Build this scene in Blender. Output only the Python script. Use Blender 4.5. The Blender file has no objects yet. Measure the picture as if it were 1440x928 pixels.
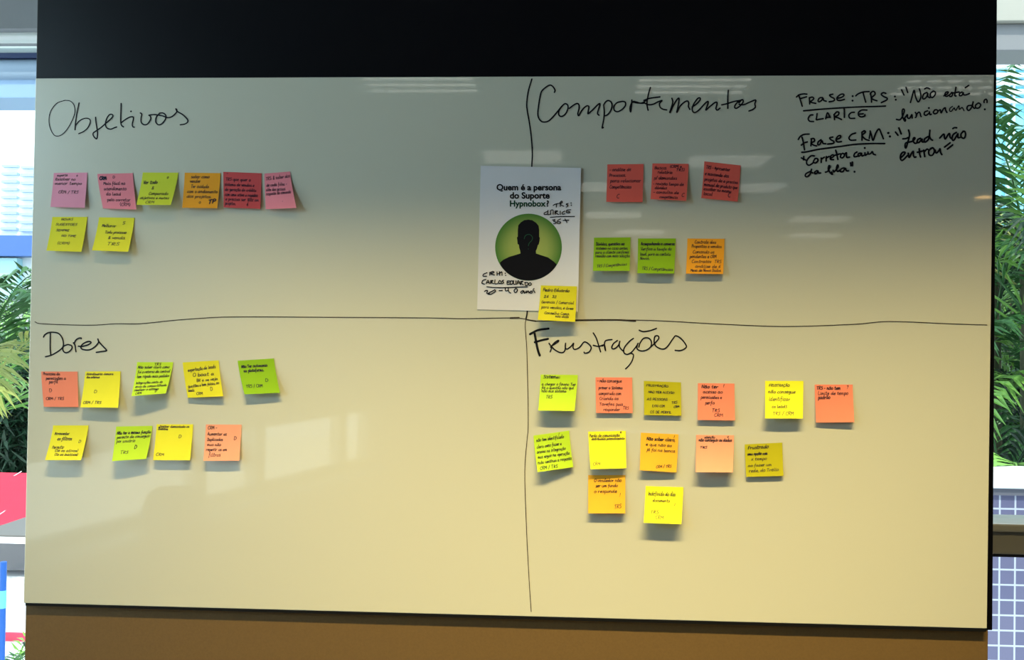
import bpy, bmesh, math, random
from mathutils import Vector, Matrix
random.seed(7)
S = bpy.context.scene
COL = S.collection

# ------------------------------------------------------------------ camera
F_PX = 1250.0
CAM_Z = 1.45                     # height of the middle of the whiteboard above the floor
CAM = Vector((0.1261, -1.8618, CAM_Z + 0.0144))
PITCH, YAW, ROLL = 0.0098, 0.0508, 0.0129
ROT = (Matrix.Rotation(YAW, 3, 'Z') @ Matrix.Rotation(PITCH, 3, 'X')
       @ Matrix(((1, 0, 0), (0, 0, -1), (0, 1, 0))) @ Matrix.Rotation(ROLL, 3, 'Z'))
cd = bpy.data.cameras.new('camera')
cam = bpy.data.objects.new('camera', cd)
COL.objects.link(cam)
cam.matrix_world = Matrix.Translation(CAM) @ ROT.to_4x4()
cd.sensor_width = 36.0
cd.lens = F_PX / 1440 * 36
cd.clip_start = 0.02
S.camera = cam


def at(px, py, Y):
    """point of the photograph carried to the vertical plane y = Y"""
    d = ROT @ Vector(((px - 720) / F_PX, (464 - py) / F_PX, -1))
    return CAM + d * ((Y - CAM.y) / d.y)


def mirror(px, py, z=None, D=None):
    """point of the room seen in the glass at a pixel, at a height or at a distance"""
    d = ROT @ Vector(((px - 720) / F_PX, (464 - py) / F_PX, -1))
    t = (z - CAM.z) / d.z if z is not None else D / d.y
    p = CAM + d * t
    return Vector((p.x, -p.y, p.z))


# ------------------------------------------------------------------ view, world, sun, lights
S.view_settings.view_transform = 'Standard'
S.view_settings.look = 'None'
S.view_settings.exposure = 0.0
S.view_settings.gamma = 1.0
S.view_settings.use_curve_mapping = False
S.cycles.max_bounces = 8
S.cycles.transparent_max_bounces = 16
S.cycles.use_denoising = True
S.cycles.caustics_reflective = False
S.cycles.caustics_refractive = False

W = bpy.data.worlds.new('world')
S.world = W
W.use_nodes = True
nt = W.node_tree
bg = nt.nodes['Background']
bg.inputs['Color'].default_value = (0.72, 0.87, 1.0, 1)
bg.inputs['Strength'].default_value = 2.9


def light(name, kind, loc, rot, energy, color, **kw):
    l = bpy.data.lights.new(name, kind)
    l.energy = energy
    l.color = color
    for k, v in kw.items():
        setattr(l, k, v)
    o = bpy.data.objects.new(name, l)
    o.location = loc
    o.rotation_euler = rot
    COL.objects.link(o)
    return o


sun = light('sun', 'SUN', (0, 0, 8), (0, 0, 0), 4.2, (1.0, 0.95, 0.85), angle=0.01)
sun.rotation_euler = Vector((0.45, -0.55, 0.95)).to_track_quat('Z', 'Y').to_euler()
# added warm light, out of view under the ceiling, brightening the lower board
WASH = Vector((0.30, -0.80, 2.80))
light('added_wash_light', 'AREA', WASH - Vector((0, 0, 0.02)), (0, 0, 0), 68, (1.0, 0.79, 0.34),
      shape='RECTANGLE', size=2.3, size_y=0.07, spread=math.radians(77))

# ------------------------------------------------------------------ materials
MATS = {}


def mat(name, color, rough=0.6, metal=0.0, noise=0.0, nscale=40.0, emit=0.0, ior=1.5, spec=0.5, bump=0.0):
    if name in MATS:
        return MATS[name]
    m = bpy.data.materials.new(name)
    m.use_nodes = True
    t = m.node_tree
    b = t.nodes['Principled BSDF']
    b.inputs['Base Color'].default_value = (*color, 1)
    b.inputs['Roughness'].default_value = rough
    b.inputs['Metallic'].default_value = metal
    b.inputs['IOR'].default_value = ior
    b.inputs['Specular IOR Level'].default_value = spec
    if emit:
        b.inputs['Emission Color'].default_value = (*color, 1)
        b.inputs['Emission Strength'].default_value = emit
    if noise or bump:
        tc = t.nodes.new('ShaderNodeTexCoord')
        n = t.nodes.new('ShaderNodeTexNoise')
        n.inputs['Scale'].default_value = nscale
        n.inputs['Detail'].default_value = 4
        t.links.new(tc.outputs['Object'], n.inputs['Vector'])
        if noise:
            r = t.nodes.new('ShaderNodeMapRange')
            r.inputs['From Min'].default_value = 0.25
            r.inputs['From Max'].default_value = 0.75
            r.inputs['To Min'].default_value = 1 - noise
            r.inputs['To Max'].default_value = 1 + noise
            t.links.new(n.outputs['Fac'], r.inputs['Value'])
            v = t.nodes.new('ShaderNodeVectorMath')
            v.operation = 'SCALE'
            v.inputs[0].default_value = color
            t.links.new(r.outputs['Result'], v.inputs['Scale'])
            t.links.new(v.outputs['Vector'], b.inputs['Base Color'])
        if bump:
            bp = t.nodes.new('ShaderNodeBump')
            bp.inputs['Strength'].default_value = bump
            bp.inputs['Distance'].default_value = 0.002
            t.links.new(n.outputs['Fac'], bp.inputs['Height'])
            t.links.new(bp.outputs['Normal'], b.inputs['Normal'])
    MATS[name] = m
    return m


def glass_mat():
    if 'pane' in MATS:
        return MATS['pane']
    m = bpy.data.materials.new('pane')
    m.use_nodes = True
    t = m.node_tree
    t.nodes.clear()
    o = t.nodes.new('ShaderNodeOutputMaterial')
    mx = t.nodes.new('ShaderNodeMixShader')
    tr = t.nodes.new('ShaderNodeBsdfTransparent')
    tr.inputs['Color'].default_value = (0.95, 0.98, 0.97, 1)
    gl = t.nodes.new('ShaderNodeBsdfGlossy')
    gl.inputs['Roughness'].default_value = 0.02
    mx.inputs[0].default_value = 0.025
    t.links.new(tr.outputs[0], mx.inputs[1])
    t.links.new(gl.outputs[0], mx.inputs[2])
    t.links.new(mx.outputs[0], o.inputs[0])
    MATS['pane'] = m
    return m


def tile_mat(name, tile, grout, size, mortar):
    m = bpy.data.materials.new(name)
    m.use_nodes = True
    t = m.node_tree
    b = t.nodes['Principled BSDF']
    b.inputs['Roughness'].default_value = 0.35
    tc = t.nodes.new('ShaderNodeTexCoord')
    sp = t.nodes.new('ShaderNodeSeparateXYZ')
    cb = t.nodes.new('ShaderNodeCombineXYZ')
    t.links.new(tc.outputs['Object'], sp.inputs[0])
    t.links.new(sp.outputs['X'], cb.inputs['X'])
    t.links.new(sp.outputs['Z'], cb.inputs['Y'])
    br = t.nodes.new('ShaderNodeTexBrick')
    br.offset = 0.0
    br.squash = 1.0
    br.inputs['Scale'].default_value = 1.0
    br.inputs['Brick Width'].default_value = size
    br.inputs['Row Height'].default_value = size
    br.inputs['Mortar Size'].default_value = mortar
    br.inputs['Color1'].default_value = (*tile, 1)
    br.inputs['Color2'].default_value = (tile[0] * 1.25, tile[1] * 1.2, tile[2] * 1.1, 1)
    br.inputs['Mortar'].default_value = (*grout, 1)
    t.links.new(cb.outputs[0], br.inputs['Vector'])
    t.links.new(br.outputs['Color'], b.inputs['Base Color'])
    return m


def disc_mat(name, inner, outer):
    m = bpy.data.materials.new(name)
    m.use_nodes = True
    t = m.node_tree
    b = t.nodes['Principled BSDF']
    b.inputs['Roughness'].default_value = 0.55
    tc = t.nodes.new('ShaderNodeTexCoord')
    ln = t.nodes.new('ShaderNodeVectorMath')
    ln.operation = 'LENGTH'
    t.links.new(tc.outputs['Object'], ln.inputs[0])
    r = t.nodes.new('ShaderNodeValToRGB')
    r.color_ramp.elements[0].position = 0.0
    r.color_ramp.elements[0].color = (*inner, 1)
    r.color_ramp.elements[1].position = 1.0
    r.color_ramp.elements[1].color = (*outer, 1)
    e = r.color_ramp.elements.new(0.55)
    e.color = (*[0.75 * a + 0.25 * c for a, c in zip(inner, outer)], 1)
    mp = t.nodes.new('ShaderNodeMath')
    mp.operation = 'DIVIDE'
    mp.inputs[1].default_value = 0.0705
    t.links.new(ln.outputs['Value'], mp.inputs[0])
    t.links.new(mp.outputs[0], r.inputs[0])
    t.links.new(r.outputs[0], b.inputs['Base Color'])
    return m


# ------------------------------------------------------------------ mesh helpers
def link(name, bm, m, parent=None, smooth=False, origin=None):
    me = bpy.data.meshes.new(name)
    if origin is not None:
        bmesh.ops.translate(bm, verts=bm.verts, vec=-Vector(origin))
    bm.to_mesh(me)
    bm.free()
    me.materials.append(m)
    if smooth:
        for p in me.polygons:
            p.use_smooth = True
    o = bpy.data.objects.new(name, me)
    COL.objects.link(o)
    if origin is not None:
        o.location = origin
    if parent is not None:
        o.parent = parent
        o.matrix_parent_inverse = Matrix.Translation(-Vector(parent.location))
    return o


def tag(o, label=None, cat=None, group=None, kind=None):
    if label: o['label'] = label
    if cat: o['category'] = cat
    if group: o['group'] = group
    if kind: o['kind'] = kind
    return o


def empty(name, loc=(0, 0, 0)):
    o = bpy.data.objects.new(name, None)
    o.empty_display_size = 0.05
    o.location = loc
    COL.objects.link(o)
    return o


def box(bm, lo, hi, bevel=0.0):
    vs = [bm.verts.new((x, y, z)) for x in (lo[0], hi[0]) for y in (lo[1], hi[1]) for z in (lo[2], hi[2])]
    fs = [(0, 1, 3, 2), (4, 6, 7, 5), (0, 4, 5, 1), (2, 3, 7, 6), (0, 2, 6, 4), (1, 5, 7, 3)]
    faces = [bm.faces.new([vs[i] for i in f]) for f in fs]
    if bevel:
        es = list({e for f in faces for e in f.edges})
        bmesh.ops.bevel(bm, geom=es, offset=bevel, segments=2, affect='EDGES', profile=0.5)
    return bm


def nb():
    return bmesh.new()


def bx(lo, hi, bevel=0.0):
    lo2 = [min(a, b) for a, b in zip(lo, hi)]
    hi2 = [max(a, b) for a, b in zip(lo, hi)]
    return box(nb(), lo2, hi2, bevel)


def tube(bm, pts, r, n=10, cap=True):
    pts = [Vector(p) for p in pts]
    rs = r if isinstance(r, (list, tuple)) else [r] * len(pts)
    rings = []
    for i, p in enumerate(pts):
        d = (pts[min(i + 1, len(pts) - 1)] - pts[max(i - 1, 0)]).normalized()
        a = Vector((0, 0, 1)) if abs(d.z) < 0.9 else Vector((1, 0, 0))
        u = d.cross(a).normalized()
        v = d.cross(u)
        rings.append([bm.verts.new(p + (u * math.cos(2 * math.pi * k / n) + v * math.sin(2 * math.pi * k / n)) * rs[i]) for k in range(n)])
    for a, b in zip(rings, rings[1:]):
        for k in range(n):
            bm.faces.new((a[k], a[(k + 1) % n], b[(k + 1) % n], b[k]))
    if cap:
        bm.faces.new(rings[0][::-1])
        bm.faces.new(rings[-1])
    return bm


def smooth_line(pts, n=5):
    """Catmull-Rom through the traced points"""
    if len(pts) < 3:
        return [Vector(p) for p in pts]
    P = [Vector(p) for p in pts]
    P = [P[0] * 2 - P[1]] + P + [P[-1] * 2 - P[-2]]
    out = []
    for i in range(1, len(P) - 2):
        a, b, c, d = P[i - 1], P[i], P[i + 1], P[i + 2]
        for k in range(n):
            t = k / n
            out.append(0.5 * ((2 * b) + (c - a) * t + (2 * a - 5 * b + 4 * c - d) * t * t + (3 * b - a - 3 * c + d) * t ** 3))
    out.append(P[-2])
    return out


def ribbon(bm, pts, w, fn):
    """a flat pen stroke: 2-D centre line pts, width w (same unit), carried to 3-D by fn(x, y)"""
    P = [pts[0]]
    for p in pts[1:]:
        if (p - P[-1]).length > w * 0.12:
            P.append(p)
    if len(P) == 1:                                   # a dot
        c = P[0]
        bm.faces.new([bm.verts.new(fn(c.x + w * 0.7 * math.cos(a), c.y + w * 0.7 * math.sin(a)))
                      for a in [k * math.pi / 4 for k in range(8)]])
        return
    L, R = [], []
    d0 = (P[1] - P[0]).normalized()
    d1 = (P[-1] - P[-2]).normalized()
    P = [P[0] - d0 * w * 0.35] + P + [P[-1] + d1 * w * 0.35]
    for i, p in enumerate(P):
        d = P[min(i + 1, len(P) - 1)] - P[max(i - 1, 0)]
        if d.length < 1e-9:
            d = d0
        d = d.normalized()
        nrm = Vector((-d.y, d.x))
        ww = w * 0.5 * (0.55 if i in (0, len(P) - 1) else 1.0)
        L.append(bm.verts.new(fn(*(p + nrm * ww))))
        R.append(bm.verts.new(fn(*(p - nrm * ww))))
    for i in range(len(P) - 1):
        bm.faces.new((L[i], R[i], R[i + 1], L[i + 1]))


def rim(bm, fr, bk, N):
    """the cut edge of a sheet of paper, with vertices of its own so that it shades flat"""
    loop = [(0, i) for i in range(N)] + [(i, N) for i in range(N)] + [(N, N - i) for i in range(N)] + [(N - i, 0) for i in range(N)]
    for (a, b), (c, d) in zip(loop, loop[1:] + loop[:1]):
        q = [fr[a][b], fr[c][d], bk[c][d], bk[a][b]]
        bm.faces.new([bm.verts.new(v.co) for v in q])


def trace(s):
    """'x,y x,y ...|x,y ...' -> list of strokes"""
    return [[tuple(float(c) for c in q.split(',')) for q in st.split()] for st in s.split('|') if st.strip()]


# ------------------------------------------------------------------ setting: room shell
CEIL = 2.95
WIN_Y = 0.36
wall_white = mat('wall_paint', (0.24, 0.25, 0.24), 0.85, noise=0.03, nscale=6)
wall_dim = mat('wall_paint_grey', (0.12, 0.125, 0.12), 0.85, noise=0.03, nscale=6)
grey_wall = mat('grey_paint', (0.26, 0.275, 0.31), 0.8, noise=0.04, nscale=20)
white_paint = mat('white_paint', (0.80, 0.80, 0.78), 0.5)
frame_white = mat('frame_white', (0.72, 0.76, 0.80), 0.4)
alu = mat('aluminium', (0.30, 0.29, 0.27), 0.42, metal=0.35)
brown = mat('brown_panel', (0.150, 0.086, 0.026), 0.65, noise=0.10, nscale=260)
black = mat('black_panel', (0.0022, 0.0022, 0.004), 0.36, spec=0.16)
floor_m = mat('floor_carpet', (0.10, 0.095, 0.085), 0.55, noise=0.08, nscale=8)

# slanted left wall, running from the window wall back into the room
WL0 = Vector((-2.74, WIN_Y, 0))
WDIR = (Vector((-1.24, -4.88, 0)) - Vector((-2.1, -1.84, 0))).normalized()
WNRM = Vector((-WDIR.y, WDIR.x, 0))
if WNRM.x < 0: WNRM = -WNRM                              # into the room
WLEN = 13.2


def wl(s, n, z):
    return WL0 + WDIR * s + WNRM * n + Vector((0, 0, z))


def wbox(s0, s1, n0, n1, z0, z1, bm=None):
    bm = bm or nb()
    vs = [bm.verts.new(wl(s, n, z)) for s in (s0, s1) for n in (n0, n1) for z in (z0, z1)]
    for f in [(0, 1, 3, 2), (4, 6, 7, 5), (0, 4, 5, 1), (2, 3, 7, 6), (0, 2, 6, 4), (1, 5, 7, 3)]:
        bm.faces.new([vs[i] for i in f])
    bmesh.ops.recalc_face_normals(bm, faces=bm.faces)
    return bm


BACK_Y = -12.6
XR = 5.2
bm = nb()
poly = [wl(0, 0, 0), wl(WLEN, 0, 0), Vector((XR, BACK_Y, 0)), Vector((XR, WIN_Y, 0))]
top = [bm.verts.new(p) for p in poly]
bot = [bm.verts.new(p - Vector((0, 0, 0.15))) for p in poly]
bm.faces.new(top); bm.faces.new(bot[::-1])
for i in range(4):
    bm.faces.new((top[i], bot[i], bot[(i + 1) % 4], top[(i + 1) % 4]))
bmesh.ops.recalc_face_normals(bm, faces=bm.faces)
tag(link('floor', bm, floor_m), kind='structure')
tag(link('ceiling', bx((-3.2, BACK_Y - 0.2, CEIL), (XR + 0.2, WIN_Y + 0.2, CEIL + 0.15)), mat('ceiling_paint', (0.17, 0.17, 0.165), 0.9)), kind='structure')
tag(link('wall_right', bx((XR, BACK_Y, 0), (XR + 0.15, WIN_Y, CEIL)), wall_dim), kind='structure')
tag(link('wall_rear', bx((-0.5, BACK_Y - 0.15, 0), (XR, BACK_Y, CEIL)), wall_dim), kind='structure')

# window wall behind the pillar
pil_l = at(52, 60, 0.012).x
pil_r = at(1401.5, 60, 0.012).x
bw = nb()
HEAD_L = at(20, 40, WIN_Y).z
HEAD_R = at(1425, 33, WIN_Y).z
box(bw, (-2.74, WIN_Y, HEAD_L), (pil_l + 0.05, WIN_Y + 0.14, CEIL))
box(bw, (-2.74, WIN_Y, 0), (pil_l + 0.05, WIN_Y + 0.14, 0.42))
tag(link('wall_back_left', bw, grey_wall), kind='structure')
HEAD_R = at(1425, -75, WIN_Y).z
tag(link('wall_back_right', bx((pil_r - 0.05, WIN_Y, HEAD_R), (XR, WIN_Y + 0.14, CEIL)), white_paint), kind='structure')
SILL_R = at(1420, 665, WIN_Y).z
SILL_B = at(1420, 690, WIN_Y).z
tiles = tile_mat('mosaic_tiles', (0.115, 0.115, 0.215), (0.50, 0.53, 0.62), 0.074, 0.0045)
tag(link('wall_back_right_low', bx((pil_r - 0.05, WIN_Y, 0), (XR, WIN_Y + 0.14, 0.22)), white_paint), kind='structure')

# pillar that carries the board, and the two panels on its face
tag(link('wall_pillar', bx((pil_l + 0.004, 0.0255, 0), (pil_r - 0.002, WIN_Y + 0.10, CEIL)), mat('pillar_side', (0.20, 0.21, 0.20), 0.6)), kind='structure')
BB = min(at(33, 848, 0).z, at(1388, 885, 0).z)
BT = max(at(50, 110, 0).z, at(1398, 105, 0).z)
lo_l, lo_r = at(36, 880, 0.012).x, at(1389, 900, 0.012).x
p = tag(link('lower_panel', bx((lo_l, 0.010, 0.02), (lo_r, 0.024, BB - 0.0022), 0.002), brown),
        'brown matt cladding panel on the pillar below the whiteboard', 'wall panel')
p = tag(link('upper_panel', bx((pil_l, 0.010, BB - 0.002), (pil_r, 0.024, CEIL), 0.002), black),  # near-black base colour, where the lower panel is brown
        'near-black panel behind and above the whiteboard', 'wall panel')

# ------------------------------------------------------------------ windows beside the pillar
glass = glass_mat()


def part(name, bm, m, parent, **k):
    return link(name, bm, m, parent, **k)


# left
w1 = tag(empty('window_1', (-1.9, WIN_Y, 0.42)), kind='structure')
part('window_frame', bx((-2.7, WIN_Y + 0.03, HEAD_L - .01), (pil_l + 0.02, WIN_Y + 0.09, HEAD_L + .03), 0.004), frame_white, w1)
part('window_jamb', bx((-2.74, WIN_Y + 0.03, 0.46), (-2.66, WIN_Y + 0.09, HEAD_L), 0.004), frame_white, w1)
part('pane', bx((-2.66, WIN_Y + 0.055, 0.47), (pil_l + 0.02, WIN_Y + 0.063, HEAD_L - .01)), glass, w1)
part('window_sill', bx((-2.72, WIN_Y - 0.06, 0.42), (pil_l + 0.02, WIN_Y + 0.14, 0.46), 0.006), white_paint, w1)
LY = 1.9
cp = tag(empty('canopy', (-2.4, LY, at(20, 130, LY).z)), 'white canopy edge with a rounded gutter outside, at the top of the left window', 'canopy')
x0_, x1_ = -6.0, at(110, 60, LY).x
part('fascia', bx((x0_, LY, at(20, 68, LY).z), (x1_, LY + .3, at(20, 20, LY).z), .004), mat('canopy_pale', (0.46, 0.53, 0.52), .6), cp)
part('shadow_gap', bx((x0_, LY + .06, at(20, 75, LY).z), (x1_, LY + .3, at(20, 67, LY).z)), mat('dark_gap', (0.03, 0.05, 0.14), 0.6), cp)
g0, g1 = at(20, 106, LY).z, at(20, 74, LY).z
bm = nb()
tube(bm, [(x0_, LY + .10, (g0 + g1) / 2), (x1_, LY + .10, (g0 + g1) / 2)], (g1 - g0) / 2, 32)
part('gutter', bm, mat('gutter_blue', (0.36, 0.47, 0.60), .4), cp, smooth=True)
part('lower_lip', bx((x0_, LY + .08, at(20, 131, LY).z), (x1_, LY + .3, at(20, 104, LY).z), .004), mat('lip_blue', (0.28, 0.42, 0.62), .5), cp)
part('post', bx((x0_, LY + .1, -3.4), (x0_ + .15, LY + .25, at(20, 131, LY).z)), frame_white, cp)

# right
w2 = tag(empty('window_2', (1.6, WIN_Y, 0.22)), kind='structure')
zb = HEAD_R - 0.05
part('window_frame', bx((pil_r - 0.02, WIN_Y + 0.02, zb), (5.16, WIN_Y + 0.10, HEAD_R + 0.004), 0.003), frame_white, w2)
part('pane', bx((pil_r - 0.02, WIN_Y + 0.055, 0.25), (5.16, WIN_Y + 0.063, zb)), glass, w2)
part('window_sill', bx((pil_r - 0.01, WIN_Y - 0.03, 0.22), (5.16, WIN_Y + 0.14, 0.25), .004), white_paint, w2)
part('window_jamb', bx((5.10, WIN_Y + 0.02, 0.25), (5.16, WIN_Y + 0.10, zb)), frame_white, w2)
EY = 2.0
cp = tag(empty('canopy', (2.6, EY, at(1420, 70, EY).z)), 'white canopy edge over a grey beam outside, above the palms right of the pillar', 'canopy')
x0_, x1_ = at(1340, 60, EY).x, 9.0
part('beam', bx((x0_, EY, at(1420, 71, EY).z), (x1_, EY + .2, at(1420, 33, EY).z), .004), mat('beam_grey', (0.26, 0.26, 0.27), .6), cp)
part('fascia', bx((x0_, EY - .03, at(1420, 33, EY).z), (x1_, EY + .25, at(1420, -110, EY).z), .004), mat("canopy_white", (0.44, 0.42, 0.36), .6), cp)
part('post', bx((x1_ - .15, EY, -3.4), (x1_, EY + .15, at(1420, 71, EY).z)), mat('beam_grey', (0.26, 0.26, 0.27), .6), cp)
PYY = 2.6
pt = tag(empty('parapet', (2.9, PYY, -3.4)), 'purple tiled parapet with a white top outside, below the palms right of the pillar', 'parapet')
x0_ = at(1350, 700, PYY).x
part('cap', bx((x0_, PYY - .03, at(1420, 686, PYY).z), (x1_, PYY + .24, at(1420, 664, PYY).z), .006), mat('sill_white', (0.85, 0.85, 0.85), 0.4), pt)
part('cap_joint', bx((x0_, PYY - .015, at(1420, 696, PYY).z), (x1_, PYY + .2, at(1420, 686, PYY).z)), mat('joint_grey', (0.12, 0.12, 0.15), .7), pt)
part('tiled_wall', bx((x0_, PYY, -3.4), (x1_, PYY + .18, at(1420, 696, PYY).z)), tiles, pt)
# transom of the right window
q0, q1, qm = at(1420, 779, WIN_Y).z, at(1420, 735, WIN_Y).z, at(1420, 747, WIN_Y).z
part('transom', bx((pil_r - 0.004, WIN_Y - .006, q0), (5.16, WIN_Y + .10, qm), 0.004), alu, w2)
part('transom_cap', bx((pil_r - 0.004, WIN_Y - .014, qm), (5.16, WIN_Y + .11, q1), 0.005), mat('light_alu', (0.42, 0.41, 0.38), 0.38, metal=0.3), w2)
part('transom_gasket', bx((pil_r - 0.004, WIN_Y + .002, q0 - 0.008), (5.16, WIN_Y + .06, q0)), mat('rail_gap', (0.03, 0.03, 0.05), 0.7), w2)

# ------------------------------------------------------------------ slanted left wall with its windows


def wall_s(px):
    """where along the slanted wall the reflection at image column px lands"""
    d = ROT @ Vector(((px - 720) / F_PX, 0, -1))
    # point = (CAM.x + t dx, -(CAM.y + t dy)); on the wall n = 0
    a = Vector((d.x, -d.y, 0)); b = Vector((CAM.x, -CAM.y, 0)) - WL0
    b.z = 0
    t = -b.dot(WNRM) / a.dot(WNRM)
    return (b + a * t).dot(WDIR)


s33, s530 = wall_s(33), wall_s(530)
ZS, ZH, ZT = 0.50, 2.25, 2.85
# (start, end, foot, head, with a blind?)
OPEN = [(0.35, 1.50, ZS, ZT, False), (1.90, 2.19, 1.85, ZT, False)]  # second opening is added, out of view, for the board's edge glow
cc = [2.24, wall_s(292), wall_s(375), wall_s(490), s530]
OPEN += [(cc[i], cc[i + 1], ZS, ZH, True) for i in range(4)]
bm = nb()
prev = 0.0
for a, b, z0_, z1_, bl in OPEN:
    if a - prev > 0.001:
        wbox(prev, a, -0.15, 0, 0, CEIL, bm)
    wbox(a, b, -0.15, 0, 0, z0_, bm)
    wbox(a, b, -0.15, 0, z1_, CEIL, bm)
    prev = b
wbox(prev, WLEN, -0.15, 0, 0, CEIL, bm)
tag(link('wall_left', bm, wall_white), kind='structure')
blind_m = bpy.data.materials.new('blind_fabric')
blind_m.use_nodes = True
t = blind_m.node_tree
t.nodes.clear()
o_ = t.nodes.new('ShaderNodeOutputMaterial'); mx = t.nodes.new('ShaderNodeMixShader')
df = t.nodes.new('ShaderNodeBsdfDiffuse'); tl = t.nodes.new('ShaderNodeBsdfTranslucent')
df.inputs[0].default_value = (0.75, 0.72, 0.62, 1); tl.inputs[0].default_value = (0.20, 0.19, 0.16, 1)
mx.inputs[0].default_value = 0.45
t.links.new(df.outputs[0], mx.inputs[1]); t.links.new(tl.outputs[0], mx.inputs[2]); t.links.new(mx.outputs[0], o_.inputs[0])
BL = ['cream blind on the slanted side wall, nearest to the whiteboard', 'cream blind second along the slanted side wall',
      'cream blind third along the slanted side wall', 'cream blind farthest along the slanted side wall']
for i, (a, b, z0_, z1_, bl) in enumerate(OPEN):
    w = tag(empty('window_%d' % (i + 3), wl((a + b) / 2, -0.08, z0_)), kind='structure')
    fr = nb()
    fw = 0.05 if b - a > .3 else 0.02
    wbox(a, a + fw, -0.11, -0.03, z0_, z1_, fr); wbox(b - fw, b, -0.11, -0.03, z0_, z1_, fr)
    wbox(a, b, -0.11, -0.03, z0_, z0_ + fw, fr); wbox(a, b, -0.11, -0.03, z1_ - fw, z1_, fr)
    part('window_frame', fr, white_paint, w)
    part('pane', wbox(a + fw, b - fw, -0.08, -0.072, z0_ + fw, z1_ - fw), glass, w)
    if bl:
        wb = tag(empty('window_blind', wl((a + b) / 2, -0.02, z1_)), BL[i - 2], 'blind', 'blinds on the side wall')
        part('blind_fabric', wbox(a + 0.02, b - 0.02, -0.022, -0.020, ZS + 0.42, z1_ - 0.04), blind_m, wb)
        part('bottom_bar', wbox(a + 0.02, b - 0.02, -0.028, -0.014, ZS + 0.40, ZS + 0.42), white_paint, wb)
    pl = bpy.data.lights.new('window_portal', 'AREA')
    pl.shape = 'RECTANGLE'; pl.size = (b - a); pl.size_y = z1_ - z0_
    pl.cycles.is_portal = True
    po = bpy.data.objects.new('window_portal', pl)
    po.matrix_world = Matrix.Translation(wl((a + b) / 2, -0.14, (z0_ + z1_) / 2)) @ Matrix(((WDIR.x, 0, -WNRM.x), (WDIR.y, 0, -WNRM.y), (0, 1, 0))).to_4x4()
    COL.objects.link(po)
tag(link('trim_1', wbox(cc[0], cc[-1], 0.001, 0.20, ZS - 0.04, ZS), white_paint), kind='structure')
for (a, b, z0_, z1_, bl), watts in zip(OPEN[:2], (21, 40)):  # added lights outside these openings; the blue one imitates lens glare
    dl_ = light('added_side_light', 'AREA', (0, 0, 0), (0, 0, 0), watts, (0.80, 0.92, 0.82) if z0_ < 1 else (0.55, 0.80, 1.0), shape='RECTANGLE', size=b - a, size_y=z1_ - z0_)
    dl_.matrix_world = Matrix.Translation(wl((a + b) / 2, -0.22, (z0_ + z1_) / 2)) @ Matrix(((WDIR.x, 0, -WNRM.x), (WDIR.y, 0, -WNRM.y), (0, 1, 0))).to_4x4()

# ------------------------------------------------------------------ the whiteboard
board_m = mat('whiteboard_glass', (0.66, 0.65, 0.54), 0.30, ior=1.5)
bp_ = board_m.node_tree.nodes['Principled BSDF']
bp_.inputs['Coat Weight'].default_value = 1.0
bp_.inputs['Coat Roughness'].default_value = 0.03
bp_.inputs['Coat IOR'].default_value = 1.5
ink = mat('marker_ink', (0.006, 0.006, 0.010), 0.55, spec=0.2)
ink_thin = mat('marker_ink_thin', (0.05, 0.035, 0.025), 0.6, spec=0.2)
c = [at(50, 110, 0), at(1398, 105, 0), at(1388, 884, 0), at(33, 848, 0)]
wbd = tag(empty('whiteboard', (0, 0, (c[2].z + c[3].z) / 2)),
          'large off-white glass whiteboard divided into four quadrants by black marker lines', 'whiteboard')
bm = nb()
fr_ = [bm.verts.new(v) for v in c]
bk_ = [bm.verts.new(v + Vector((0, 0.009, 0))) for v in c]
bm.faces.new(fr_[::-1]); bm.faces.new(bk_)
for i in range(4):
    bm.faces.new((fr_[i], fr_[(i + 1) % 4], bk_[(i + 1) % 4], bk_[i]))
bmesh.ops.recalc_face_normals(bm, faces=bm.faces)
bmesh.ops.bevel(bm, geom=list(bm.edges), offset=0.0012, segments=2, affect='EDGES', profile=0.5)
part('glass_panel', bm, board_m, wbd)
bm = nb()
e0, e1 = c[3] + Vector((0.004, 0, 0)), c[2] - Vector((0.001, 0, 0))
vs = [e0, e1, e1 - Vector((0, 0, 0.0065)), e0 - Vector((0, 0, 0.0055))]
f_ = [bm.verts.new(v + Vector((0, 0.0005, 0))) for v in vs]; b_ = [bm.verts.new(v + Vector((0, 0.0095, 0))) for v in vs]
bm.faces.new(f_[::-1]); bm.faces.new(b_)
for i in range(4):
    bm.faces.new((f_[i], f_[(i + 1) % 4], b_[(i + 1) % 4], b_[i]))
bmesh.ops.recalc_face_normals(bm, faces=bm.faces)
part('bottom_strip', bm, mat('black_strip', (0.004, 0.004, 0.005), 0.6, spec=0.2), wbd)  # thin black strip along the bottom edge of the glass

PXM = (at(721, 464, 0) - at(720, 464, 0)).length            # metres per pixel on the board
INK_Y = -0.0005


def board_ink(name, crop, strokes, w_px, m, Y=INK_Y, parent=wbd, widths=None):
    x0, y0, sc = crop
    bm = nb()
    for k, st in enumerate(trace(strokes)):
        pts = [Vector((x0 + a / sc, y0 + b / sc)) for a, b in st]
        w = widths[k] if widths and k in widths else w_px
        ribbon(bm, smooth_line(pts), w, lambda x, y: at(x, y, Y))
    return part(name, bm, m, parent)


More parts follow.
